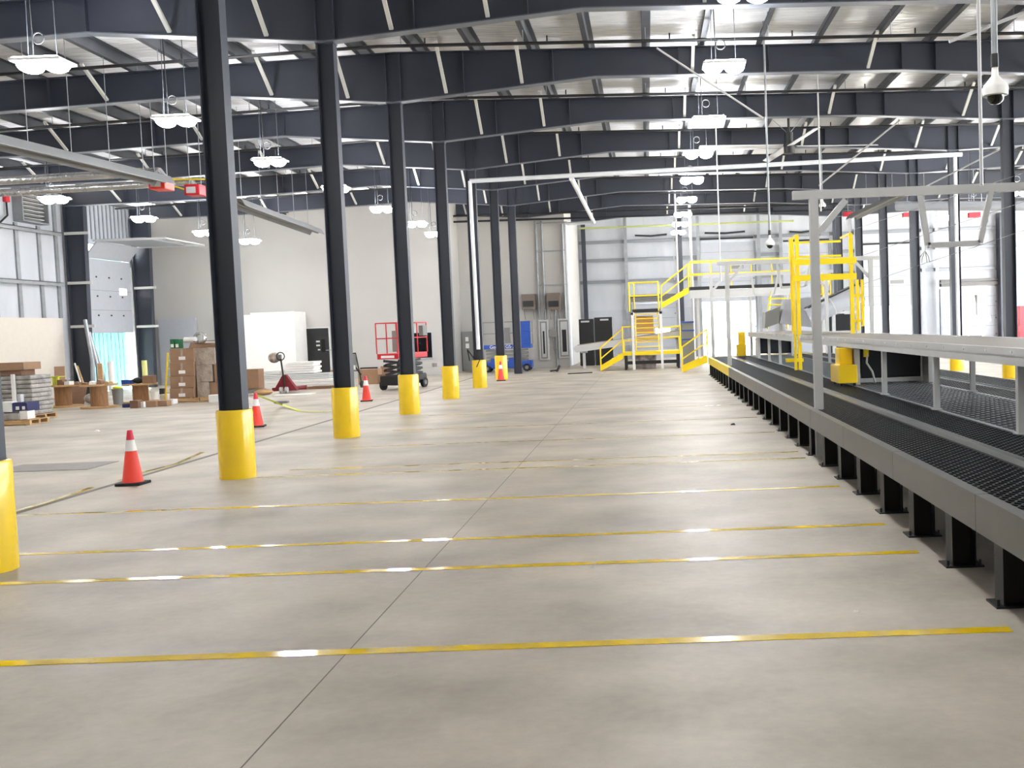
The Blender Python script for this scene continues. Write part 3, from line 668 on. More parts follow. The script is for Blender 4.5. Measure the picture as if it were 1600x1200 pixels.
obj('white_hood', MB().quadbox([a[0], a[1], a[1]+dk, a[0]+dk, a[3], a[2], a[2]+dk, a[3]+dk]), 'doorp', ch)
obj('leg', MB().bar((a[0].x+.1, 38.4, 0), (a[0].x+.1, 38.4, a[0].z), .1).bar((a[1].x-.1, 38.4, 0), (a[1].x-.1, 38.4, a[1].z), .1), 'lgrey', ch)
yh = thing('hopper_cage', 'small yellow cage with hopper above the sloping conveyor', 'cage', (at(1290, 450, 39).x, 39, 2.6))
c0, c1_ = at(1272, 460, 39), at(1297, 425, 39)
mb = MB()
for x in (c0.x, (c0.x+c1_.x)/2, c1_.x): mb.bar((x, 39, 0 if x != (c0.x+c1_.x)/2 else c0.z), (x, 39, c1_.z), .04)
for z in (c0.z, (c0.z+c1_.z)/2, c1_.z): mb.bar((c0.x, 39, z), (c1_.x, 39, z), .04)
obj('rails', mb, 'ypaint', yh); obj('hopper', MB().cyl((c1_.x-.25, 39.4, c0.z-.1), (c1_.x-.25, 39.4, c1_.z-.1), .08, .4, n=4), 'wood', yh)
ib = thing('inclined_belt_conveyor', 'low pale inclined conveyor rising rightwards behind the lower landing', 'conveyor', (-2.6, 46.3, 0))
A, B = at(903, 545, 46.3), at(1062, 522, 46.3)
obj('frame', MB().bar(A, B, .7, .3), 'lgrey', ib); obj('tail_roller', MB().cyl(A+Vector((0, -.36, 0)), A+Vector((0, .36, 0)), .16, n=20), 'lgrey', ib, smooth=True)
for t in (.06, .55, .97): q = A+(B-A)*t; obj('leg', MB().box(q.x-.06, q.x+.06, 46.1, 46.2, 0, q.z-.12).box(q.x-.16, q.x+.16, 46.1, 46.2, q.z-.22, q.z-.13), 'lgrey', ib)
obj('belt', MB().bar(A+Vector((0, 0, .165)), B+Vector((0, 0, .165)), .6, .03), 'belt', ib)
p = gr(1010, 577); 
b = MB().quadbox([(p.x-.42, 42.75, .0), (p.x+.4, 42.75, .0), (p.x+.38, 43.4, 0), (p.x-.4, 43.4, 0), (p.x-.47, 42.8, .58), (p.x+.44, 42.8, .56), (p.x+.4, 43.4, .55), (p.x-.42, 43.4, .57)])
tag(obj('foil_bale', b, mat('crumpled_foil', (170, 160, 156), .2, .3, noise=.7, scale=4, bump=1, bscale=6)), 'crumpled shiny wrapped bale under the lower yellow landing', 'bale')
x0, x1 = at(1067, 560, 45.5).x, at(1085, 560, 45.5).x
cb = thing('control_cabinet', 'tall grey control cabinet with blue straps right of the yellow stairs', 'cabinet', ((x0+x1)/2, 45.6, 0))
obj('body', MB().box(x0, x1, 45.4, 45.9, 0, at(1075, 502, 45.5).z), 'grey', cb)
for py in (503, 516, 530): z = at(1075, py, 45.5).z; obj('strap', MB().box(x0-.03, x1+.03, 45.38, 45.4, z-.04, z+.02), 'blue', cb)
for i, (pa, pb, l) in enumerate(((907, 930, 'left'), (931, 960, 'right'))):
    a, b_ = at(pa, 573, 49).x, at(pb, 573, 49).x; zt = at(pb, 498 if i == 0 else 495, 49).z
    r = thing('black_cabinet', 'tall black cabinet on the %s of the pair behind the low conveyor' % l, 'cabinet', ((a+b_)/2, 49.3, 0), 'tall black cabinets')
    obj('body', MB().box(a, b_-.02, 49, 49.8, 0, zt), 'black', r, bevel=.03); obj('name_strip', MB().box(b_-.6, b_-.2, 48.985, 49, zt-.16, zt-.08), 'lgrey', r)

# pallets / parts behind the tables at far right
for i, (px, l) in enumerate(((1327, 'leaning grey slats left of the dark corner column'),)):
    a = at(1570, 525, 50); b = at(1575, 470, 50); tag(obj('leaning_boards', MB().bar((a.x, 50, 0), (b.x, 50.4, b.z), .16, .05).bar((a.x+.2, 50, 0), (b.x+.22, 50.4, b.z), .08, .05), 'lgrey'), 'pale boards leaning beside the dark corner column', 'boards')
a = at(1594, 520, 52); tag(obj('red_machine', MB().box(a.x, a.x+1.2, 52, 53, 0, at(1594, 478, 52).z).box(a.x-.1, a.x+.4, 51.9, 52, .8, 1.1), 'red'), 'red machine at the right edge of the picture by the end wall', 'machine')
a = at(1527, 520, 50); r = thing('floor_sweeper', 'small white cart with an upright dark handle before the closed dock door', 'cart', (a.x, 50, 0))
obj('tray', MB().box(a.x-.5, a.x+.35, 49.8, 50.2, 1.55, 1.72), 'white', r); obj('handle', MB().cyl((a.x, 50, 1.7), (a.x, 50, 2.3), .03).cyl((a.x, 50, 2.3), (a.x, 50, 2.7), .04, .1), 'grey', r); obj('leg', MB().box(a.x-.45, a.x-.4, 49.9, 50.1, 0, 1.55).box(a.x+.25, a.x+.3, 49.9, 50.1, 0, 1.55), 'lgrey', r)

# ---------------------------------------------------------------- electrics and back wall things
o = thing('breaker_panel', 'grey electrical cabinet with white notices on wall near the left columns', 'electrical panel', (at(730, 580, YC).x, YC-.15, 0))
a, b = XB+.03, at(741, 580, YC-.2).x
obj('cabinet', MB().box(a, b, YC-.3, YC-.01, .0, at(730, 518, YC-.2).z), 'grey', o, bevel=.015)
z = at(730, 530, YC-.3).z; obj('notice', MB().box(a+.18, a+.32, YC-.31, YC-.302, z-.1, z+.1), 'white', o); obj('notice', MB().box(a+.18, a+.34, YC-.31, YC-.302, z-.42, z-.2), 'white', o)
for i, (x0, x1, y0_, y1_, l) in enumerate(((842, 858, 500, 563, 'left framed grey switchgear panel on wall beside the last left column'), (872, 892, 498, 560, 'right framed grey switchgear panel near the white wall corner'))):
    a, b = at(x0, 530, YC-.1).x, at(x1, 530, YC-.1).x; zt, zb = at(x0, y0_, YC-.1).z, at(x0, y1_, YC-.1).z
    r = thing('switchgear_panel', l, 'electrical panel', ((a+b)/2, YC-.1, zb))
    obj('enclosure', MB().box(a, b, YC-.14, YC-.005, zb, zt), 'lgrey', r, bevel=.03); obj('inner_frame', MB().box(a+.08, b-.08, YC-.16, YC-.14, zb+.08, zt-.08), 'grey', r)
    obj('inner_door', MB().box(a+.14, b-.14, YC-.175, YC-.16, zb+.14, zt-.14), 'lgrey', r); obj('breaker_column', MB().box(a+.2, b-.2, YC-.19, YC-.175, zb+.3, zb+(zt-zb)*.72), 'black', r)
for i, (x0, x1, y0_, y1_, l) in enumerate(((815, 836, 460, 484, 'left brown fronted unit heater on the back wall'), (855, 875, 458, 484, 'right brown fronted unit heater on the back wall'))):
    a, b = at(x0, 470, YC-.4).x, at(x1, 470, YC-.4).x; zt, zb = at(x0, y0_, YC-.4).z, at(x0, y1_, YC-.4).z
    r = thing('unit_heater', l, 'heater', ((a+b)/2, YC-.3, zb)); obj('casing', MB().box(a, b, YC-.5, YC-.02, zb, zt), 'brownmetal', r); obj('grille', MB().box(a+.06, b-.06, YC-.51, YC-.5, zb+.12, zb+.4), 'black', r)
    obj('bracket', MB().bar((a+.1, YC-.45, zb), (a+.1, YC-.02, zb-.45), .03).bar((b-.1, YC-.45, zb), (b-.1, YC-.02, zb-.45), .03).bar((b+.12, YC-.1, zt), (b+.12, YC-.1, zb-.4), .05), 'galv', r)
for i, (px, pt_, pb_) in enumerate(((841, 345, 498), (850, 345, 505), (866, 470, 575), (882, 350, 498))):
    x = at(px, 450, YC-.08).x; zt = min(at(px, pt_, YC-.08).z, 7.9); zb = max(0, at(px, pb_, YC-.08).z)
    tag(obj('conduit', MB().cyl((x, YC-.08, zb), (x, YC-.08, zt), .05), 'galv'), 'vertical conduit on the back wall above the switchgear, %s from the left' % NTH[i], 'conduit', 'conduits on the back wall')
for py in (393, 446, 349): a = at(838, py, YC-.15); b = at(886, py-2, YC-.15); tag(obj('conduit_rail', MB().bar(a, (b.x, a.y, b.z), .05), 'galv'), 'horizontal strut holding conduits on back wall, %s' % {349: 'topmost', 393: 'middle', 446: 'lowest'}[py], 'strut', 'struts on the back wall')
r = thing('junction_box', 'grey junction boxes with drop conduit between the two switchgear panels', 'junction box', (at(864, 525, YC-.1).x, YC-.1, 1.3)); q = at(864, 520, YC-.1)
obj('box', MB().box(q.x-.2, q.x+.2, YC-.16, YC-.01, q.z-.2, q.z+.15), 'grey', r, bevel=.01); obj('whip', MB().tube([(q.x, YC-.1, q.z-.2), (q.x, YC-.1, .9), (q.x+.15, YC-.1, .5), (q.x+.1, YC-.1, .02)], .025), 'grey', r)
# black door and dark screen on the white wall
a, b = at(477, 560, YB).x, at(516, 560, YB).x; zt = at(497, 513, YB).z
o = struct('door_6', MB().box(a, b, YB-.04, YB, 0.01, zt), 'black'); q = at(505, 540, YB-.05)
obj('vision_panel', MB().box(q.x-.08, q.x+.08, YB-.05, YB-.04, q.z-.28, q.z+.28), 'glass', o); obj('notice', MB().box(q.x-.3, q.x-.14, YB-.05, YB-.04, q.z+.15, q.z+.22).box(q.x-.3, q.x-.14, YB-.05, YB-.04, q.z-.02, q.z+.05).box(q.x-.24, q.x-.14, YB-.05, YB-.04, q.z-.2, q.z-.14), 'lgrey', o)
obj('lever_handle', MB().box(q.x+.12, q.x+.36, YB-.1, YB-.07, q.z-.22, q.z-.19).cyl((q.x+.33, YB-.1, q.z-.2), (q.x+.33, YB-.04, q.z-.2), .02), 'galv', o)
obj('frame', MB().box(a-.06, a, YB-.05, YB, 0, zt+.05).box(b, b+.06, YB-.05, YB, 0, zt+.05).box(a, b, YB-.05, YB, zt, zt+.05), 'lgrey', o)
a, b = at(640, 540, YB).x, at(675, 540, YB).x; zb, zt = at(660, 559, YB).z, at(660, 520, YB).z
r = struct('window_1', MB().box(a, b, YB-.03, YB-.005, zb, zt), 'glass'); obj('window_frame', MB().box(a-.05, a, YB-.04, YB, zb-.05, zt+.05).box(b, b+.05, YB-.04, YB, zb-.05, zt+.05).box(a, b, YB-.04, YB, zt, zt+.05).box(a, b, YB-.04, YB, zb-.05, zb), 'doorp', r)
for i, px in enumerate((677, 681)): q = at(px, 570, YB); tag(obj('wall_socket', MB().box(q.x-.05, q.x+.05, YB-.015, YB, q.z-.07, q.z+.07), 'grey', bevel=.004), '%s small grey socket on white wall below the dark window' % ('left', 'right')[i], 'socket', 'sockets on the white wall')
# white drywall enclosure
a, b = at(384, 560, 42.8).x, at(463, 560, 42.8).x; zt = at(420, 491, 42.8).z
r = thing('white_enclosure', 'big white boxed enclosure standing against the white wall, left of black door', 'enclosure', ((a+b)/2, 42, 0))
obj('walls', MB().box(a, b, 42.8, YB-.02, 0, zt), 'white', r); obj('lid', MB().box(a+.3, b, 42.8, YB-.02, zt, zt+.08), 'white', r)
a, b = at(247, 560, 43.9).x, at(306, 560, 43.9).x; tag(obj('white_board', MB().box(a, b, 44.1, 44.28, 0, at(276, 497, 43.9).z), 'doorp'), 'white board panel fixed low on wall right of the corner column', 'panel')

# ---------------------------------------------------------------- scissor lifts
def lift(loc, rz, col, label, L=1.85, W=.8, marks=None, plate='dark_red'):
    r = thing('scissor_lift', label, 'scissor lift', loc, None, rz)
    h = L/2; w2 = W/2
    obj('chassis', MB().box(-h, h, -w2+.08, w2-.08, .16, .48).box(-h+.1, h-.1, -w2, w2, .26, .44), M['black'] if col == 'red' else M['blue'], r, local=True, bevel=.02)
    for sx in (-1, 1):
        for sy in (-1, 1):
            wo = obj('wheel', MB().cyl((sx*(h-.22), sy*(w2-.1), .17), (sx*(h-.22), sy*w2, .17), .17, n=20), 'rubber', r, local=True, smooth=True)
            obj('hub', MB().cyl((sx*(h-.22), sy*w2, .17), (sx*(h-.22), sy*(w2+.01), .17), .08, n=12), 'grey', wo, local=True)
    for sy in (-1, 1):
        for z0_ in (.5, .66, .82):
            obj('scissor_arm', MB().bar((-h+.2, sy*(w2-.18), z0_), (h-.2, sy*(w2-.18), z0_+.14), .05, .08).bar((-h+.2, sy*(w2-.12), z0_+.14), (h-.2, sy*(w2-.12), z0_), .05, .08), 'black' if col == 'red' else 'grey', r, local=True)
    obj('deck', MB().box(-h, h, -w2, w2, 1.02, 1.2), col, r, local=True, bevel=.01)
    rails = MB(); zt = 2.2
    for z in (1.7, zt):
        for sy in (-1, 1): rails.bar((-h, sy*w2, z), (h, sy*w2, z), .035)
        for sx in (-1, 1): rails.bar((sx*h, -w2, z), (sx*h, w2, z), .035)
    for x in (-h, -h/3, h/3, h):
        for sy in (-1, 1): rails.bar((x, sy*w2, 1.2), (x, sy*w2, zt), .03)
    obj('guard_rails', rails, 'red' if col == 'red' else 'grey', r, local=True)
    obj('control_box', MB().box(h-.3, h-.02, -w2-.05, -w2+.12, 1.75, 2.1), 'grey' if col == 'red' else 'blue', r, local=True, bevel=.01)
    obj('load_plate', MB().box(-.3, .15, -w2+.3, -w2+.6, 1.25, 1.95), 'grey', r, local=True, bevel=.01)
    return r
q = gr(632, 607); lr = lift((q.x, q.y, 0), math.radians(72), 'red', 'red scissor lift with black base partly behind the third left column')
obj('name_plate', MB().box(-.93, -.928, -.25, .25, 1.06, 1.14), 'white', lr, local=True)
q = gr(795, 577); q = Vector((at(794, 577, 45.4).x, 45.4, 0))
lbu = lift((q.x, q.y, 0), 0, 'blue', 'blue scissor lift parked along the back wall behind the last left columns', L=2.2)
def ltext(t, s, x, z, r, y=-.405):
    cu = bpy.data.curves.new('txt', 'FONT'); cu.body = t; cu.size = s; cu.extrude = .003
    to = bpy.data.objects.new('txt', cu); me = bpy.data.meshes.new_from_object(to)
    mb = MB(); mb.v = [Vector((x+v.co.x, y-v.co.z, z+v.co.y)) for v in me.vertices]; mb.f = [tuple(p.vertices) for p in me.polygons]
    bpy.data.objects.remove(to); bpy.data.curves.remove(cu)
    return obj('lettering', mb, 'white', r, local=True)
for q5 in ((.62, 1.1, 1.2, 2.2), (-.68, -.2, .2, .62), (.1, .68, .2, .62)): obj('side_cover', MB().box(q5[0], q5[1], -.42, -.39, q5[2], q5[3]), 'blue', lbu, local=True)
ltext('Genie', .2, -.72, 1.05, lbu); ltext('GS-2632', .2, -.02, 1.05, lbu)

# ---------------------------------------------------------------- clutter: helpers
def crate(name, px0, px1, pyb, pyt, Y, depth, m, label, cat='box', z0=None, group=None, tape=False, lid=None, rz=0, logo=False):
    a, b = at(px0, pyb, Y).x, at(px1, pyb, Y).x; zb = at((px0+px1)/2, pyb, Y).z if z0 is None else z0; zb = max(zb, 0); zt = at((px0+px1)/2, pyt, Y).z
    r = thing(name, label, cat, ((a+b)/2, Y+depth/2, zb), group)
    obj('body', MB().box(a, b, Y, Y+depth, zb, zt), m, r, bevel=.01)
    if tape: obj('packing_tape', MB().box((a+b)/2-.035, (a+b)/2+.035, Y-.003, Y, zb+(zt-zb)*.45, zt-.01).box((a+b)/2-.035, (a+b)/2+.035, Y, Y+depth, zt, zt+.003), 'wrap', r)
    if logo: c = (a+b)/2; zc = zb+(zt-zb)*.3; lw_ = min(.1, (b-a)*.35); obj('label', MB().box(c-lw_, c+lw_, Y-.004, Y, zc-.05, zc+.05), 'white', r)
    return r, a, b, zb, zt
def pallet(x0, x1, y0, y1, label, z=0):
    r = thing('wooden_pallet', label, 'pallet', ((x0+x1)/2, (y0+y1)/2, z)); nb = 6
    for i in range(nb):
        xx = x0+(x1-x0-.1)*i/(nb-1); obj('deck_board', MB().box(xx, xx+.1, y0, y1, z+.105, z+.125), 'wood', r)
    for yy in (y0, (y0+y1)/2-.04, y1-.08): obj('stringer', MB().box(x0, x1, yy, yy+.08, z+.02, z+.105), 'wood', r)
    obj('bottom_board', MB().box(x0, x0+.1, y0, y1, z, z+.02).box(x1-.1, x1, y0, y1, z, z+.02), 'wood', r)
    return r
# left edge pallets
Yp = 24.0; a, b = at(-30, 668, Yp).x, at(47, 668, Yp).x
pallet(a, b, Yp, Yp+.8, 'wooden pallet carrying grey cartons at the left edge of picture')
crate('carton', -28, 4, 660, 645, Yp+.1, .6, 'greyw', 'grey carton on the left edge pallet, left of pair', z0=.127)
crate('carton', 4.5, 30, 660, 646, Yp+.1, .5, 'greyw', 'grey carton on the left edge pallet, right of pair', z0=.127)
crate('carton', 31, 44, 661, 640, Yp+.15, .3, 'white', 'upright white and grey pack at right end of left pallet', z0=.127)
zt = at(0, 645, Yp+.1).z
crate('carton', -10, 19, 645, 629, Yp+.15, .5, 'white', 'white printed carton on top of the grey cartons', z0=zt+.002)
r, aa, bb, z0_, z1_ = crate('carton', 20, 43, 645, 629, Yp+.15, .5, 'navy', 'dark navy printed carton beside the white one', z0=zt+.012)
obj('print', MB().box(aa+.08, aa+.16, Yp+.146, Yp+.15, z0_+.04, z0_+.12), 'white', r); obj('print', MB().box(bb-.12, bb-.05, Yp+.146, Yp+.15, z0_+.04, z0_+.12), 'white', r)
crate('paint_can', 27, 33, 628, 616, Yp+.3, .12, 'lgrey', 'small grey can standing on the navy carton', 'can', z0=z1_+.002)
Yq = 25.6; a, b = at(-40, 655, Yq).x, at(54, 655, Yq).x
pallet(a, b, Yq, Yq+1, 'wooden pallet under the big grey wrapped bundle at left')
r = thing('wrapped_bundle', 'tall grey shrink-wrapped bundle of pads at the left edge', 'bundle', ((a+b)/2, Yq+.5, .127))
zt2 = at(30, 587, Yq).z; nl = 9
for i in range(nl):
    z = .127+(zt2-.127)*i/nl; j = random.uniform(-.02, .02)
    obj('layer', MB().box(a+.04+j, b-.04+j, Yq+.05, Yq+.95, z, z+(zt2-.127)/nl-.006), 'greyw', r, bevel=.03)
x = at(18.5, 600, Yq-.05).x; obj('white_strap_board', MB().box(x-.04, x+.04, Yq-.02, Yq+.04, .14, zt2+.04), 'white', r)
_r, _a, _b, _z, ztl = crate('long_carton', -60, 33, 586, 580, Yq+.1, .6, 'cardd', 'lower long dark cardboard box on top of grey bundle', z0=zt2+.002)
crate('long_carton', -60, 37, 578, 568, Yq+.05, .75, 'card', 'upper long brown cardboard box on top of the left bundle', z0=ztl+.003)
# cable spools used as tables
def spool(px0, px1, pd0, pd1, pyb, pyt, label):
    q = gr((px0+px1)/2, pyb); R1 = (at(px1, pyb, q.y).x-at(px0, pyb, q.y).x)/2; R2 = (at(pd1, pyb, q.y).x-at(pd0, pyb, q.y).x)/2; zt = at((px0+px1)/2, pyt, q.y).z
    r = thing('cable_spool', label, 'cable spool', (q.x, q.y, 0), 'wooden cable spools used as tables')
    obj('lower_flange', MB().cyl((q.x, q.y, 0), (q.x, q.y, .05), R1, n=32), 'wood', r, smooth=True)
    obj('drum', MB().cyl((q.x, q.y, .05), (q.x, q.y, zt-.05), R2, n=32), 'ply', r, smooth=True)
    obj('upper_flange', MB().cyl((q.x, q.y, zt-.05), (q.x, q.y, zt), R1, n=32), 'wood', r, smooth=True)
    return q, zt
s1, z1s = spool(72, 128, 88, 112, 636, 601, 'left wooden cable spool with yellow caddy on top')
s2_, z2s = spool(129, 183, 144, 169, 637, 600, 'middle wooden cable spool heaped with offcuts')
s3, z3s = spool(195, 246, 210, 233, 629, 599, 'right wooden cable spool beside the stack of brown cartons')
r = thing('tool_caddy', 'lime yellow plastic caddy on the left cable spool', 'caddy', (s1.x-.1, s1.y, z1s))
x0 = s1.x-.4; obj('end_wall', MB().box(x0, x0+.22, s1.y-.3, s1.y-.28, z1s, z1s+.24).box(x0, x0+.02, s1.y-.3, s1.y+.1, z1s, z1s+.26), 'lime', r); obj('rib', MB().box(x0+.28, x0+.31, s1.y-.3, s1.y-.2, z1s, z1s+.26).box(x0+.38, x0+.44, s1.y-.3, s1.y-.2, z1s, z1s+.26), 'lime', r); obj('tray', MB().box(x0, x0+.46, s1.y-.3, s1.y+.1, z1s+.24, z1s+.26), 'lime', r)
heap = [(s1, z1s, .12, .16, 'cardd', 'small brown carton beside the lime caddy on left spool'), (s1, z1s, .33, .1, 'white', 'small white packet at the right rim of left spool')]
for i, (s, z, dx, h, m, l) in enumerate(heap): tag(obj('packet', MB().box(s.x+dx-.08, s.x+dx+.08, s.y-.35, s.y-.1, z, z+h), m, bevel=.005), l, 'packet')
cols = ['card', 'cardd', 'wood', 'white', 'card', 'grey', 'wood']
pos = ['leftmost', 'second from the left', 'third from the left', 'middle', 'fourth from the right', 'second from the right', 'rightmost']
for i in range(7):
    x = s2_.x-.44+.147*i; h = .06+.1*random.random(); yy = s2_.y-.25+.12*(i % 3)
    mb = MB().quadbox([(x-.07, yy-.12, z2s), (x+.07, yy-.1, z2s), (x+.075, yy+.1, z2s), (x-.065, yy+.12, z2s), (x-.06, yy-.1, z2s+h), (x+.05, yy-.1, z2s+h*.8), (x+.06, yy+.1, z2s+h*.7), (x-.05, yy+.1, z2s+h)])
    tag(obj('offcut', mb, cols[i]), '%s offcut block on the middle cable spool' % pos[i], 'offcut', 'offcuts on the middle spool')
tag(obj('blue_bin', MB().box(s3.x-.48, s3.x-.2, s3.y-.2, s3.y+.1, z3s, z3s+.13), 'blue', bevel=.01), 'small blue bin on the right cable spool', 'bin')
tag(obj('black_bag', MB().ball((s3.x+.0, s3.y-.1, z3s+.1), .16, sz=.62), 'rubber', smooth=True), 'black bag on the right cable spool', 'bag')
tag(obj('carton', MB().box(s3.x+.17, s3.x+.48, s3.y-.2, s3.y+.1, z3s, z3s+.24), 'card', bevel=.01), 'open brown carton at right of the right cable spool top', 'box')
def floorbox(px0, px1, pyb, pyt, m, label, name='carton', cat='box', dep=.3, grp=None):
    q = gr((px0+px1)/2, pyb); a, b = at(px0, pyb, q.y).x, at(px1, pyb, q.y).x; zt = at((px0+px1)/2, pyt, q.y+dep*.0).z
    return tag(obj(name, MB().box(a, b, q.y, q.y+dep, 0, zt), m, bevel=.012), label, cat, grp)
floorbox(191, 202, 637, 631, 'navy', 'small navy box on the floor before the right spool')
floorbox(203, 216, 638, 626, 'cardd', 'open dark brown carton on floor before the right spool')
floorbox(218, 225, 637, 628, 'white', 'white cup-like tub on the floor between brown cartons', 'tub', 'tub', .12)
floorbox(227, 244, 636, 627, 'card', 'long brown carton on the floor below the right spool')
floorbox(245, 261, 635, 626, 'card', 'brown carton on floor left of the white printed one')
floorbox(262, 271, 632, 624, 'white', 'white printed carton at the right end of the floor row')
q = gr(185, 633); r = thing('trash_bin', 'round grey bin between the middle and right spools', 'bin', (q.x, q.y, 0)); obj('body', MB().cyl((q.x, q.y, 0), (q.x, q.y, .48), .13, .16, n=24), 'grey', r, smooth=True); obj('rim', MB().ring((q.x, q.y, .48), .16, .015, 'z'), 'grey', r)
tag(obj('refuse', MB().ball((q.x, q.y, .53), .13, sz=.4), 'lime', smooth=True), 'crumpled yellowish refuse heaped in the grey bin', 'refuse')
q = gr(242, 624); r = thing('bucket', 'white plastic bucket on the floor behind the floor cartons', 'bucket', (q.x, q.y, 0)); obj('body', MB().cyl((q.x, q.y, 0), (q.x, q.y, .27), .12, .14, n=20), 'white', r, smooth=True); obj('rim', MB().ring((q.x, q.y, .27), .14, .012, 'z'), 'lgrey', r)
a = gr(79, 634); 
tag(obj('leaning_board', MB().bar((a.x-.25, a.y+1, .0), (a.x-.45, a.y+1.4, 1.18), .3, .06), 'card'), 'tall brown cardboard leaning behind the left cable spool', 'board')
tag(obj('lime_case', MB().box(at(73, 636, 30.1).x, at(84, 636, 30.1).x, 29.95, 30.1, 0, .14), 'lime', bevel=.02), 'lime yellow case on the floor left of left spool', 'case')
tag(obj('leaning_sheet', MB().bar((at(118, 620, 32).x, 32, 0), (at(118, 620, 32).x, 32.3, .66), .5, .03), 'cardd'), 'dark cardboard sheet propped between the left two spools', 'sheet')
p = gr(119, 634); tag(obj('heap_bag', MB().ball((p.x+.1, p.y+.75, .17), .24, sz=.7), 'greyw', smooth=True), 'grey sack on the floor between left and middle spools', 'sack')
p = gr(70, 626); tag(obj('heap_bag', MB().ball((p.x-.1, p.y, .22), .2, sz=1.1), 'conc', smooth=True), 'brown sack beside the left cable spool near the wall', 'sack')
# tubes and boards leaning at the dock door
for i, (xb, xt, yt, m, rr, l) in enumerate(((148, 133, 500, 'galv', .07, 'first long grey tube leaning by the wall column'), (158, 139, 520, 'galv', .07, 'second long grey tube leaning by the wall column'), (168, 146, 540, 'galv', .05, 'third lower galvanised tube leaning by the wall column'), (126, 117, 568, 'white', .03, 'short white stick leaning left of the dark column'), (131, 121, 572, 'wood', .03, 'short timber stick leaning before the dark column'))):
    a = at(xb, 616, 36.6); b = at(xt, yt, 37.5); mp_ = ((a.x+b.x)/2+.12, 37.0, b.z*.45); tag(obj('leaning_tube', MB().tube([(a.x, 36.5, 0), mp_, (b.x, 37.5, b.z)], rr, 10), m), l, 'tube', 'tubes leaning at the dock door')
p = gr(159, 620); tag(obj('leaning_plank', MB().box(p.x-.08, p.x+.08, p.y, p.y+.04, 0, at(159, 568, p.y).z), 'wood'), 'upright timber plank left of the strip curtain', 'plank')
p = gr(229, 622); tag(obj('upright_tube', MB().cyl((p.x, p.y, 0), (p.x, p.y, at(229, 563, p.y).z), .085, n=20), mat('pale_yellow_tube', (228, 230, 150), .4), smooth=True), 'pale yellow upright tube before the dark wall column', 'tube')
p = gr(176, 618); tag(obj('upright_tube', MB().cyl((p.x, p.y, 0), (p.x, p.y, at(176, 565, p.y).z), .1, n=20), 'white', smooth=True), 'white upright tube before the strip curtain', 'tube')
# dock door in left wall -------------------------------------------------
dr = struct('door_7', MB().box(XW-.02, XW+.05, DY0+.03, DY1-.03, at(175, 520, 41).z, 5.2), 'doorp')
zb6 = at(175, 520, 41).z
hz = MB()
for z in (3.0, 3.75, 4.5):
    for yy in (39.9, 40.85, 41.8): hz.box(XW+.05, XW+.07, yy-.04, yy+.04, z-.03, z+.03)
obj('hinge', hz, 'black', dr)
obj('panel_joint', MB().box(XW+.05, XW+.053, DY0+.05, DY1-.05, 3.2, 3.215).box(XW+.05, XW+.053, DY0+.05, DY1-.05, 3.97, 3.985), 'grey', dr)
obj('window_light', MB().box(XW+.05, XW+.06, 41.6, 42.15, 3.85, 4.1), mat('daylit_pane', (255, 255, 255), .3, emit=3), dr)
obj('curved_section', MB().quadbox([(XW, DY0+.03, 5.23), (XW+.05, DY0+.03, 5.21), (XW+.05, DY1-.03, 5.21), (XW, DY1-.03, 5.23), (XW+.5, DY0+.03, 5.82), (XW+.54, DY0+.03, 5.79), (XW+.54, DY1-.03, 5.79), (XW+.5, DY1-.03, 5.82)]), 'doorp', dr)
obj('raised_section', MB().box(XW+.56, XW+2.4, DY0+.03, DY1-.03, 5.83, 5.88), 'doorp', dr)
obj('track', MB().box(XW+.4, XW+3.2, DY1-.01, DY1+.04, 5.78, 5.86).box(XW+.4, XW+3.2, DY0-.04, DY0+.01, 5.78, 5.86).box(XW+.02, XW+.1, DY1-.02, DY1+.04, 0, 5.0).box(XW+.02, XW+.1, DY0-.04, DY0+.02, 0, 5.0).bar((XW+3.2, DY0, 5.82), (XW+3.2, DY1, 5.82), .05), 'lgrey', dr)
sc_ = thing('strip_curtain', 'pale green translucent strip curtain hanging in the dock door opening', 'curtain', (XW-.1, 40.8, 0))
yy = DY0+.02; i = 0
while yy < DY1-.35: obj('strip', MB().box(XW-.12-.012*(i % 2), XW-.112-.012*(i % 2), yy, yy+.33, .03, DZ-.3), 'cyan', sc_); yy += .3; i += 1
cp_ = MB(); 
y_ = DY0-.9
while y_ < DY1+1.5:
    cp_.box(XW+.003, XW+.04, y_, y_+.06, 5.95, 7.6); y_ += .3
tag(obj('corrugated_panel', cp_, 'galv'), 'ribbed metal cladding above the half open dock door', 'cladding')
# louver
r = thing('wall_louver', 'square metal louver vent high on the left wall with red switch', 'louver', (XW+.1, 35.7, 6.15))
obj('frame', MB().box(XW, XW+.35, 34.95, 35.0, 6.15, 7.35).box(XW, XW+.35, 36.45, 36.5, 6.15, 7.35).box(XW, XW+.35, 35, 36.45, 6.15, 6.2).box(XW, XW+.35, 35, 36.45, 7.3, 7.35), 'galv', r)
for i in range(8): z = 6.27+i*.135; obj('blade', MB().quadbox([(XW+.02, 35, z), (XW+.2, 35, z+.04), (XW+.2, 36.45, z+.04), (XW+.02, 36.45, z), (XW+.02, 35, z+.02), (XW+.2, 35, z+.06), (XW+.2, 36.45, z+.06), (XW+.02, 36.45, z+.02)]), 'lgrey', r)
obj('backing', MB().box(XW+.0, XW+.01, 35, 36.45, 6.2, 7.3), 'black', r); obj('switch_box', MB().box(XW, XW+.12, 34.45, 34.65, 6.75, 7.05), 'red', r); obj('flex_cable', MB().tube([(XW+.06, 34.55, 6.75), (XW+.1, 34.5, 6.3), (XW+.06, 34.1, 6.0)], .03), 'rubber', r)

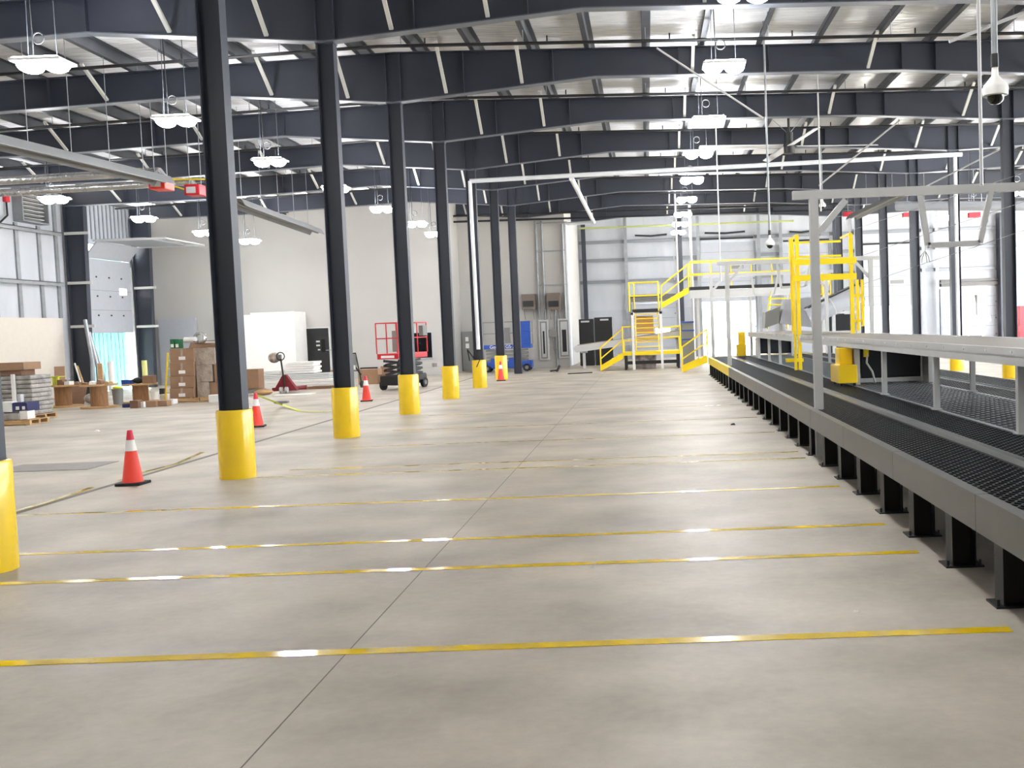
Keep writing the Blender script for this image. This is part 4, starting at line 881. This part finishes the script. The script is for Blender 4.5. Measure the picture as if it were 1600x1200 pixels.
# stack of brown cartons ------------------------------------------------
Yc = 31.0; a, b = at(266, 630, Yc).x, at(304, 630, Yc).x
pallet(a-.02, b+.1, Yc, Yc+.95, 'wooden pallet under the stack of four brown cartons')
ys_ = [624, 606, 587.5, 566, 544]; nmz = ['bottom', 'third from top', 'second from top', 'top']
zp = .127
for i in range(4):
    r, aa, bb, zb, zt = crate('brown_carton', 266+i*.0, 303.5, ys_[i], ys_[i+1]+.4, Yc+.02, .85, 'card', 'large brown carton with white label, %s in the left stack' % nmz[i], z0=zp, group='stacked brown cartons', tape=True, logo=True); zp = zt+.004
topc = zp
a2, b2 = b+.13, at(350, 630, Yc+.1).x; _ = at(306, 630, Yc+.1).x, at(350, 630, Yc+.1).x
pallet(a2, b2, Yc+.1, Yc+1.05, 'wooden pallet under the shrink-wrapped cartons beside the column')
zp = .127
for i, (x0, x1, py, m) in enumerate(((306, 328, 597, 'wrap'), (306, 334, 570, 'wrap'), (304, 340, 543, 'wrap'))):
    r, aa, bb, zb, zt = crate('wrapped_carton', x0+3, x1 if i else 328, 624, py, Yc+.12, .9, m, 'shrink-wrapped carton, %s of the right stack' % ('bottom', 'middle', 'top')[i], z0=zp, group='shrink-wrapped cartons'); zp = zt+.004
crate('brown_carton', 329, 350, 624, 597, Yc+.15, .5, 'card', 'brown carton at lower right of the wrapped stack', z0=.127)
crate('brown_carton', 335, 350, 590, 566, Yc+.15, .5, 'card', 'brown carton halfway up, right of the wrapped cartons', z0=at(340, 597, Yc+.15).z+.004)
floorbox(326, 343, 629, 617, 'white', 'white carton on the floor before the wrapped stack', dep=.2)
for i in range(2): crate('green_box', 266+7.5*i, 272.5+7.5*i, 543, 530, Yc+.2, .3, 'green', '%s green and white box on top of the carton stack' % ('left', 'right')[i], z0=topc, logo=True)
zt = zp
tag(obj('cardboard_sheet', MB().quadbox([(at(290, 540, Yc).x, Yc+.2, zt), (at(340, 540, Yc).x, Yc+.2, zt), (at(340, 540, Yc).x, Yc+.9, zt), (at(290, 540, Yc).x, Yc+.9, zt), (at(292, 540, Yc).x, Yc+.25, zt+.16), (at(337, 540, Yc).x, Yc+.2, zt+.1), (at(336, 540, Yc).x, Yc+.9, zt+.1), (at(294, 540, Yc).x, Yc+.9, zt+.14)]), 'card'), 'folded cardboard flats on top of the wrapped cartons', 'cardboard')
q = at(288, 526, Yc+.4); q2 = at(306, 525, Yc+.4); tag(obj('white_tube', MB().cyl((q.x, Yc+.4, zt+.25), (q2.x, Yc+.4, zt+.25), .085, n=20), 'white', smooth=True), 'white roll lying on top of the cartons', 'roll')
q = at(311, 526, Yc+.45); tag(obj('duct_coil', MB().ring((q.x, Yc+.45, zt+.29), .15, .045, 'y').ring((q.x, Yc+.55, zt+.29), .15, .045, 'y'), 'foil', smooth=True), 'coil of silver flexible duct on top of the cartons', 'duct')
for i, (x0, x1, yb_, yt_, m, l) in enumerate(((249, 256, 616, 607, 'black', 'small black box on the floor left of the step ladder'), (250, 262, 626, 616, 'white', 'small white box in front of the step ladder foot'), (272, 279, 0, 0, 'white', ''))):
    if l: floorbox(x0, x1, yb_, yt_, m, l, dep=.15)
tag(obj('cardboard_sheet', MB().quadbox([(at(300, 540, Yc).x, Yc+.1, zp+.18), (at(345, 540, Yc).x, Yc+.1, zp+.2), (at(345, 540, Yc).x, Yc+.35, zp+.2), (at(300, 540, Yc).x, Yc+.35, zp+.18), (at(300, 540, Yc).x, Yc+.1, zp+.2), (at(345, 540, Yc).x, Yc+.1, zp+.22), (at(345, 540, Yc).x, Yc+.35, zp+.22), (at(300, 540, Yc).x, Yc+.35, zp+.2)]), 'cardd'), 'thin cardboard sheet lying across the top of the flats', 'cardboard')
# step ladder
r = thing('step_ladder', 'yellow step ladder leaning at left side of the carton stack', 'ladder', (at(260, 612, 32).x, 32, 0))
l0, l1 = at(257.5, 612, 32), at(262, 551, 32.3); m0, m1 = l0+Vector((.16, .1, 0)), l1+Vector((.06, .1, 0))
l0.z = m0.z = 0
obj('rail', MB().bar(l0, l1, .04).bar(m0, m1, .04), 'ypaint', r)
for i in range(5): t = (i+1)/6; obj('rung', MB().bar(l0.lerp(l1, t), m0.lerp(m1, t), .03), 'lime', r)
# right of the near column
crate('brown_carton', 381, 405, 609, 577, 33.5, .5, 'card', 'brown carton right of the near column on dark dolly', z0=.2)
q = at(393, 615, 33.5); tag(obj('dolly', MB().box(q.x-.3, q.x+.3, 33.5, 34, .06, .19).cyl((q.x-.25, 33.5, .05), (q.x-.25, 33.6, .05), .05).cyl((q.x+.25, 33.5, .05), (q.x+.25, 33.6, .05), .05), 'grey'), 'low grey dolly under the single brown carton', 'dolly')
# lumber and panel stacks before the black door
nn = 0
for (x0, x1, y0_, y1_, Y, m, l) in ((408, 530, 606, 595, 37.2, 'white', 'lowest wide stack of white boards behind the pallet jack'), (410, 515, 594, 587, 37.6, 'lgrey', 'second stack of grey boards behind the pallet jack'), (445, 492, 586, 570, 37.8, 'white', 'white wrapped bundle topmost of the board stacks'), (406, 440, 589, 581, 37.9, 'white', 'short white bundle at left of the board stacks')):
    a, b = at(x0, 600, Y).x, at(x1, 600, Y).x; zb = [0, .32, .52, .52][nn]; zt = [.31, .51, .95, .66][nn]
    mb = MB(); k = 3 if nn != 2 else 5
    for i in range(k): mb.box(a+.03*(i % 2), b-.05*(i % 2), Y, Y+.9, zb+(zt-zb)*i/k, zb+(zt-zb)*(i+1)/k-.012)
    tag(obj('board_stack', mb, m), l, 'board stack', 'stacked boards at the back wall'); nn += 1
for i, (x0, x1, m, l) in enumerate(((425, 478, 'pink', 'long dark red steel bars on floor before the board stacks'), (480, 545, 'cardd', 'long brown bars on the floor right of the pallet jack'))):
    a, b = at(x0, 607, 36).x, at(x1, 607, 36).x; tag(obj('steel_bars', MB().box(a, b, 36, 36.12, 0, .1).box(a+.1, b-.1, 36.25, 36.4, 0, .1), m), l, 'bars')
q = gr(455, 617); tag(obj('board', MB().box(q.x-.5, q.x+.7, q.y-.3, q.y+.3, 0, .02), 'white'), 'white board lying on the floor under the pallet jack', 'board')
# pallet jack
q = gr(444, 615); r = thing('pallet_jack', 'dark red pallet jack with raised handle, facing the camera', 'pallet jack', (q.x, q.y, 0))
x, y = q.x, q.y
for s in (-1, 1): obj('fork', MB().box(x+s*.22-.08, x+s*.22+.08, y+.35, y+1.4, .12, .19), 'pink', r)
obj('frame', MB().quadbox([(x-.4, y+.1, .08), (x+.4, y+.1, .08), (x+.4, y+.35, .08), (x-.4, y+.35, .08), (x-.06, y+.1, .62), (x+.06, y+.1, .62), (x+.06, y+.25, .62), (x-.06, y+.25, .62)]), 'pink', r)
for s in (-1, 1): obj('steer_wheel', MB().cyl((x+s*.05, y, .12), (x+s*.13, y, .12), .1, n=20), 'lgrey', r, smooth=True)
obj('handle', MB().cyl((x, y+.1, .25), (x-.03, y-.05, 1.15), .028).ring((x-.03, y-.06, 1.24), .13, .018, 'y'), 'black', r)
tag(obj('plastic_bag', MB().ball((x-.32, y-.1+.25, 1.2), .2, sz=.9), 'wrap', smooth=True), 'clear plastic bag hanging on the pallet jack handle', 'bag')
tag(obj('bag_box', MB().box(x-.26, x-.04, y-.0, y+.1, 1.08, 1.3), 'grey', bevel=.02), 'small grey control box beside the pallet jack handle', 'box')
q = gr(440, 630); tag(obj('work_pad', MB().box(q.x-.2, q.x+.2, q.y-.09, q.y+.09, 0, .07), 'grey', bevel=.03), 'small grey block lying on the floor before pallet jack', 'block')
q = gr(412, 617); tag(obj('rag_heap', MB().ball((q.x, q.y, .09), .3, sz=.35), 'wood', smooth=True), 'heap of brown packing paper on floor behind the second cone', 'paper')
# hand truck beside second column
q = gr(556, 606); r = thing('hand_truck', 'black hand truck leaning against the second left column', 'hand truck', (q.x, q.y, 0)); x, y = q.x, q.y
obj('frame', MB().tube([(x-.12, y, .1), (x-.16, y, 1.2), (x+.05, y, 1.22), (x+.22, y, .12)], .025).bar((x-.14, y, .6), (x+.12, y, .6), .03).bar((x-.1, y, .9), (x+.22, y, .45), .05), 'black', r)
obj('bag_panel', MB().box(x-.13, x+.06, y-.04, y+.04, .75, 1.18), 'grey', r, bevel=.01); obj('wheel', MB().cyl((x+.18, y, .12), (x+.26, y, .12), .12, n=20), 'rubber', r, smooth=True); obj('tag_plate', MB().box(x-.04, x+.04, y-.05, y-.04, .66, .8), 'white', r)
# cartons around red lift
q = gr(585, 600)
crate('brown_carton', 560, 591, 600, 577, 38.2, .6, 'card', 'wide brown carton on the floor left of the red lift', z0=0)
crate('brown_carton', 592, 603, 599, 585, 38.0, .3, 'cardd', 'small brown carton between wide carton and red lift', z0=0.0)
crate('brown_carton', 595, 611, 586, 572, 38.9, .4, 'card', 'brown carton behind the small one beside red lift', z0=0)
crate('brown_carton', 516, 532, 583, 578, 40.0, .5, 'card', 'flat brown carton right of the black door, upper', z0=.0)
crate('brown_carton', 500, 534, 590, 586, 39.0, .8, 'cardd', 'flat brown carton pile right of the black door, lower', z0=0)
xa, xb_, zz = at(563, 576, 40).x, at(590, 575, 40).x, at(576, 575.5, 40).z
r = thing('trestle', 'low black trestle bar behind the wide carton left of lift', 'trestle', ((xa+xb_)/2, 40, 0)); obj('bar', MB().box(xa, xb_, 39.96, 40.04, zz-.04, zz+.04), 'black', r)
for x in (xa+.05, xb_-.05): obj('leg', MB().box(x-.03, x+.03, 39.97, 40.03, 0, zz-.04), 'black', r)
q = gr(867, 581); tag(obj('floor_tool', MB().bar((q.x-.2, q.y, .04), (q.x+.12, q.y, .07), .06).bar((q.x+.08, q.y, .0), (q.x+.2, q.y+.1, .26), .07), 'black'), 'small black tool lying on floor before the switchgear', 'tool')
q = gr(907, 584); tag(obj('floor_bar', MB().cyl((q.x-.5, q.y, .02), (q.x+.45, q.y+.3, .02), .02), 'black'), 'thin black bar lying on floor left of the stairs', 'bar')
q = gr(655, 628); 

# ---------------------------------------------------------------- overhead services
yw = 32.45
a, b = at(734, 283, yw), at(1503, 241, yw); zc = (a.z+b.z)/2
r = thing('white_cable_pipe', 'white pipe crossing the hall high up and dropping down both column rows', 'pipe', (a.x, yw, .95))
obj('horizontal_run', MB().tube([a, b], .07, 12), 'pipew', r); 
obj('left_drop', MB().tube([a, (a.x+.03, yw, 1.25)], .06, 12), 'pipew', r); obj('right_drop', MB().tube([b+Vector((-.22, 0, -.05)), (b.x-.22, yw, 1.1)], .06, 12), 'pipew', r)
c = at(893, 279, yw); d = at(928, 347, 47.2); e = at(884, 350, 47.6)
obj('branch', MB().tube([c, d, e, (e.x, 47.6, .1)], .08, 12), 'pipew', r)
obj('loose_cables', MB().tube([(a.x+.03, yw, 1.27), (a.x-.12, yw-.05, .98), (a.x-.3, yw-.1, 1.25), (a.x-.25, yw-.1, .9)], .02).tube([(a.x+.05, yw-.02, 1.2), (a.x+.12, yw-.3, .95), (a.x+.0, yw-.35, .7)], .015), 'rubber', r)
# thin vertical hangers and camera drops
def dome(px, py, Y, sc0, label, ztop=None, pr=.02):
    q = at(px, py, Y); r = thing('dome_camera', label, 'security camera', q)
    s = sc0
    obj('housing', MB().lathe(q, [(0, .2*s), (.03*s, .2*s), (.035*s, .12*s), (.11*s, .03*s), (.125*s, 0), (.12*s, -.07*s), (.09*s, -.075*s), (0, -.075*s)], 24), 'white', r, smooth=True)
    obj('dome_lens', MB().lathe(q, [(.085*s, -.076*s), (.075*s, -.12*s), (.045*s, -.15*s), (0, -.16*s)], 20), 'glass', r, smooth=True)
    obj('mount_pipe', MB().cyl(q+Vector((0, 0, .28*s)), Vector((q.x, q.y, roofz(q.x))), pr), 'galv', r); obj('coupling', MB().cyl(q+Vector((0, 0, .2*s)), q+Vector((0, 0, .33*s)), .028*s+.01, n=12), 'black', r)
    return r
dome(1555, 138, 10.7, 1.05, 'large white dome camera hanging at top right on pipe', pr=.033)
dome(1203, 379, 22.3, .8, 'small white dome camera on long pipe above the stairs', pr=.022)
dome(1285, 320, 34, .9, 'far small dome camera on thin pipe right of the fan', pr=.02)
for px, y0_, y1_, Y, rr, l in ((1530, -30, 290, 12.5, .022, 'thin grey conduit dropping at the top right beside the big camera'), (1124, 250, 440, 30, .018, 'thin white conduit dropping above the middle gantry'), (1281, 190, 330, 27, .022, 'grey conduit dropping behind the near gantry corner'), (1058, 330, 450, 47, .05, 'grey duct pipe dropping in front of the end wall'), (1081, 300, 500, 48.5, .06, 'pale pipe rising above the high walkway stairs')):
    a = at(px, y0_, Y); b = at(px+ (y1_-y0_)*.012, y1_, Y)
    tag(obj('drop_conduit', MB().cyl((b.x, Y, b.z if Y < 45 else 0), (b.x, Y, min(a.z, roofz(b.x)) if Y < 20 else roofz(b.x)), rr), 'lgrey'), l, 'conduit')
for (p0, Y0, p1, Y1, l) in (((1026, 75), 22.3, (1193, 185), 22.3, 'slanting steel tie rod under the roof right of centre'), ((1280, 290), 27.1, (1407, 187), 24.6, 'slanting pale rod rising right of the fan'), ((1443, 293), 31, (1573, 228), 28.15, 'slanting pale rod near the right columns'), ((1483, 65), 12.7, (1600, 20), 12.6, 'slanting conduit beside the big dome camera')):
    tag(obj('tie_rod', MB().cyl(at(*p0, Y0), at(*p1, Y1), .022), 'lgrey'), l, 'rod')
# ceiling fan
q = at(1233, 229, 30); r = thing('ceiling_fan', 'large ceiling fan with pale blades and black hub', 'fan', q)
obj('motor', MB().cyl(q+Vector((0, 0, -.2)), q+Vector((0, 0, .12)), .16, n=24).cyl(q+Vector((0, 0, .12)), q+Vector((0, 0, .4)), .12, n=16), 'black', r, smooth=True)
obj('down_rod', MB().cyl(q+Vector((0, 0, .4)), (q.x, q.y, roofz(q.x)), .035), 'black', r)
for an in (8, 98, 188, 278):
    t = math.radians(an); dv = Vector((math.cos(t), math.sin(t), 0)); pv = Vector((-dv.y, dv.x, 0)); up = Vector((0, 0, 1))
    p0, p1 = q+dv*.2, q+dv*2.65; tl = .06
    obj('blade', MB().quadbox([p0-pv*.11-up*tl*.4, p1-pv*.1-up*tl*.4, p1+pv*.1+up*tl*.4, p0+pv*.11+up*tl*.4, p0-pv*.11-up*(tl*.4-.025), p1-pv*.1-up*(tl*.4-.025), p1+pv*.1+up*(tl*.4+.025), p0+pv*.11+up*(tl*.4+.025)]), 'lgrey', r)
for s in (-1, 1): obj('guy_cable', MB().cyl(q+Vector((0, 0, .35)), (q.x+s*.7, q.y+.5, topz(q.x)+.1), .008), 'galv', r)
# radiant tube heaters on left
def heater(x0, y0_, z0_, x1, y1_, z1_, label):
    r = thing('radiant_heater', label, 'heater', (x0, y0_, z0_)); A, B = Vector((x0, y0_, z0_)), Vector((x1, y1_, z1_)); d = (B-A).normalized(); s = d.cross(Vector((0, 0, 1))).normalized(); u = Vector((0, 0, 1))
    mb = MB()
    for o0, o1 in (((-.26, -.09), (-.14, .1)), ((-.14, .1), (.14, .1)), ((.14, .1), (.26, -.09))):
        P = [A+s*o0[0]+u*o0[1], A+s*o1[0]+u*o1[1], B+s*o1[0]+u*o1[1], B+s*o0[0]+u*o0[1]]; mb.quadbox([p-u*.004 for p in P]+[p+u*.004 for p in P])
    obj('reflector', mb, 'heater', r); obj('radiant_tube', MB().cyl(A, B, .05), 'grey', r)
    for i in range(5): p = A.lerp(B, (i+.3)/5); obj('chain', MB().cyl(p+u*.1, (p.x, p.y, roofz(p.x)), .007, n=6), 'galv', r)
    return r
a, b = at(-60, 208, 17.4), at(258, 283, 24.2); heater(a.x, a.y, a.z, b.x, b.y, b.z, 'long grey radiant heater reflector hanging at upper left')
a, b = at(368, 316, 27.6), at(496, 363, 36.6); heater(a.x, a.y, a.z, b.x, b.y, b.z, 'farther grey radiant heater hanging before the white wall')
for i, (p, Y, c, l) in enumerate((((252, 288), 24.5, 'orange', 'orange red heater burner box at end of the near reflector'), ((306, 298), 26.9, 'red', 'dark red heater burner box left of the near column'))):
    q = at(*p, Y); r = thing('burner_box', l, 'burner', q)
    obj('casing', MB().box(q.x-.2, q.x+.2, q.y-.25, q.y+.25, q.z-.14, q.z+.14), c, r, bevel=.02); obj('front_plate', MB().box(q.x-.14, q.x+.1, q.y-.26, q.y-.25, q.z-.09, q.z+.07), 'lgrey', r)
    obj('hanger', MB().cyl((q.x-.15, q.y, q.z+.14), (q.x-.15, q.y, roofz(q.x)), .01, n=6).cyl((q.x+.15, q.y, q.z+.14), (q.x+.15, q.y, roofz(q.x)), .01, n=6), 'galv', r)
for i, (pa, pb, Y, l) in enumerate((((-40, 288), (248, 268), 24.6, 'upper silver flue pipe running from the burner to the left wall'), ((-40, 299), (298, 284), 27.3, 'lower silver flue pipe running from the burner to the left wall'))):
    a, b = at(*pa, Y), at(*pb, Y); a.x = XW+.02 if i == 0 else XW+.02
    a.z = b.z-.02*(b.x-a.x); tag(obj('flue_pipe', MB().tube([a, b, b+Vector((.1, 0, -.15)), b+Vector((.1, 0, -.3))], .1, 14), 'foil', smooth=True), l, 'pipe', 'silver flue pipes at left')
a, b = at(205, 264, 24.9), at(238, 264, 24.9); tag(obj('gas_pipe', MB().tube([a, b, b+Vector((0, 0, -.3))], .02).tube([at(335, 280, 27), at(268, 280, 27), at(268, 290, 27), at(302, 300, 27)], .02), 'ypaint'), 'thin yellow gas pipe feeding the two burner boxes', 'pipe')
a = at(905, 357, 55.5); b = at(1240, 345, 55.5); tag(obj('gas_pipe', MB().cyl(a, b, .05).cyl(a.lerp(b, .3), (a.lerp(b, .3).x, 55.5, roofz(a.lerp(b, .3).x)), .012, n=6).cyl(a.lerp(b, .8), (a.lerp(b, .8).x, 55.5, roofz(a.lerp(b, .8).x)), .012, n=6), mat('olive_pipe', (170, 176, 110), .5)), 'greenish gas pipe crossing high before the end wall', 'pipe')
for i, (py0, py1, m, l) in enumerate(((334, 338, 'pipeb', 'upper'), (343, 347, 'pipeb', 'lower'))): a = at(700, py0+4, 45.8 if 0 else 47.2); b = at(1330, py1-20, 47.2); tag(obj('header_pipe', MB().cyl(a, b, .045), m), '%s dark header pipe crossing high before the back wall' % l, 'pipe')
for (pa, Ya, pb, Yb, l) in (((1330, 340), 43.5, (1432, 292), 38.5, 'far pale tube heater slanting behind the gantry'),):
    a, b = at(*pa, Ya), at(*pb, Yb); r = heater(a.x, a.y, a.z, b.x, b.y, b.z, l)
for (p, Y, l) in (((1325, 335), 44, 'small red burner box left above the end wall doors'), ((1418, 336), 44, 'small red burner box in the middle above end wall doors'), ((1522, 336), 38, 'red burner box near the right edge above doors')):
    q = at(*p, Y); r = tag(obj('burner_box', MB().box(q.x-.2, q.x+.2, Y-.12, Y+.12, q.z-.09, q.z+.09), 'red'), l, 'burner'); obj('hanger', MB().cyl((q.x, Y, q.z+.09), (q.x, Y, roofz(q.x)), .01, n=6), 'galv', r)
a, b = at(1400, 322, 36), at(1620, 322, 34); tag(obj('round_duct', MB().cyl(a, b, .16, n=20), 'doorp', smooth=True), 'white round duct crossing at right above the dock doors', 'duct')
# camera on bracket on white wall, hose reels etc
q = at(438, 332, 43.6); tag(obj('wall_bracket', MB().bar(q, q+Vector((.35, 0, 0)), .05).bar(q+Vector((0, 0, .3)), q+Vector((0, 0, -.3)), .08).bar(q, q+Vector((0, .65, 0)), .05), 'black'), 'small black bracket high on the white wall', 'bracket')
q = at(1444, 400, 40); r = thing('wire_bundle', 'bundle of dark cable ends hanging beside the right column', 'cable', q)
for i in range(5): t = i*.9; obj('cable', MB().tube([q+Vector((.05, 0, .2)), q+Vector((.18*math.cos(t), .1*math.sin(t), -.05)), q+Vector((.22*math.cos(t), .12*math.sin(t), -.25))], .02), 'grey', r)
obj('cord', MB().cyl(q+Vector((.05, 0, .2)), (q.x+.05, q.y, roofz(q.x)), .012, n=6), 'grey', r)
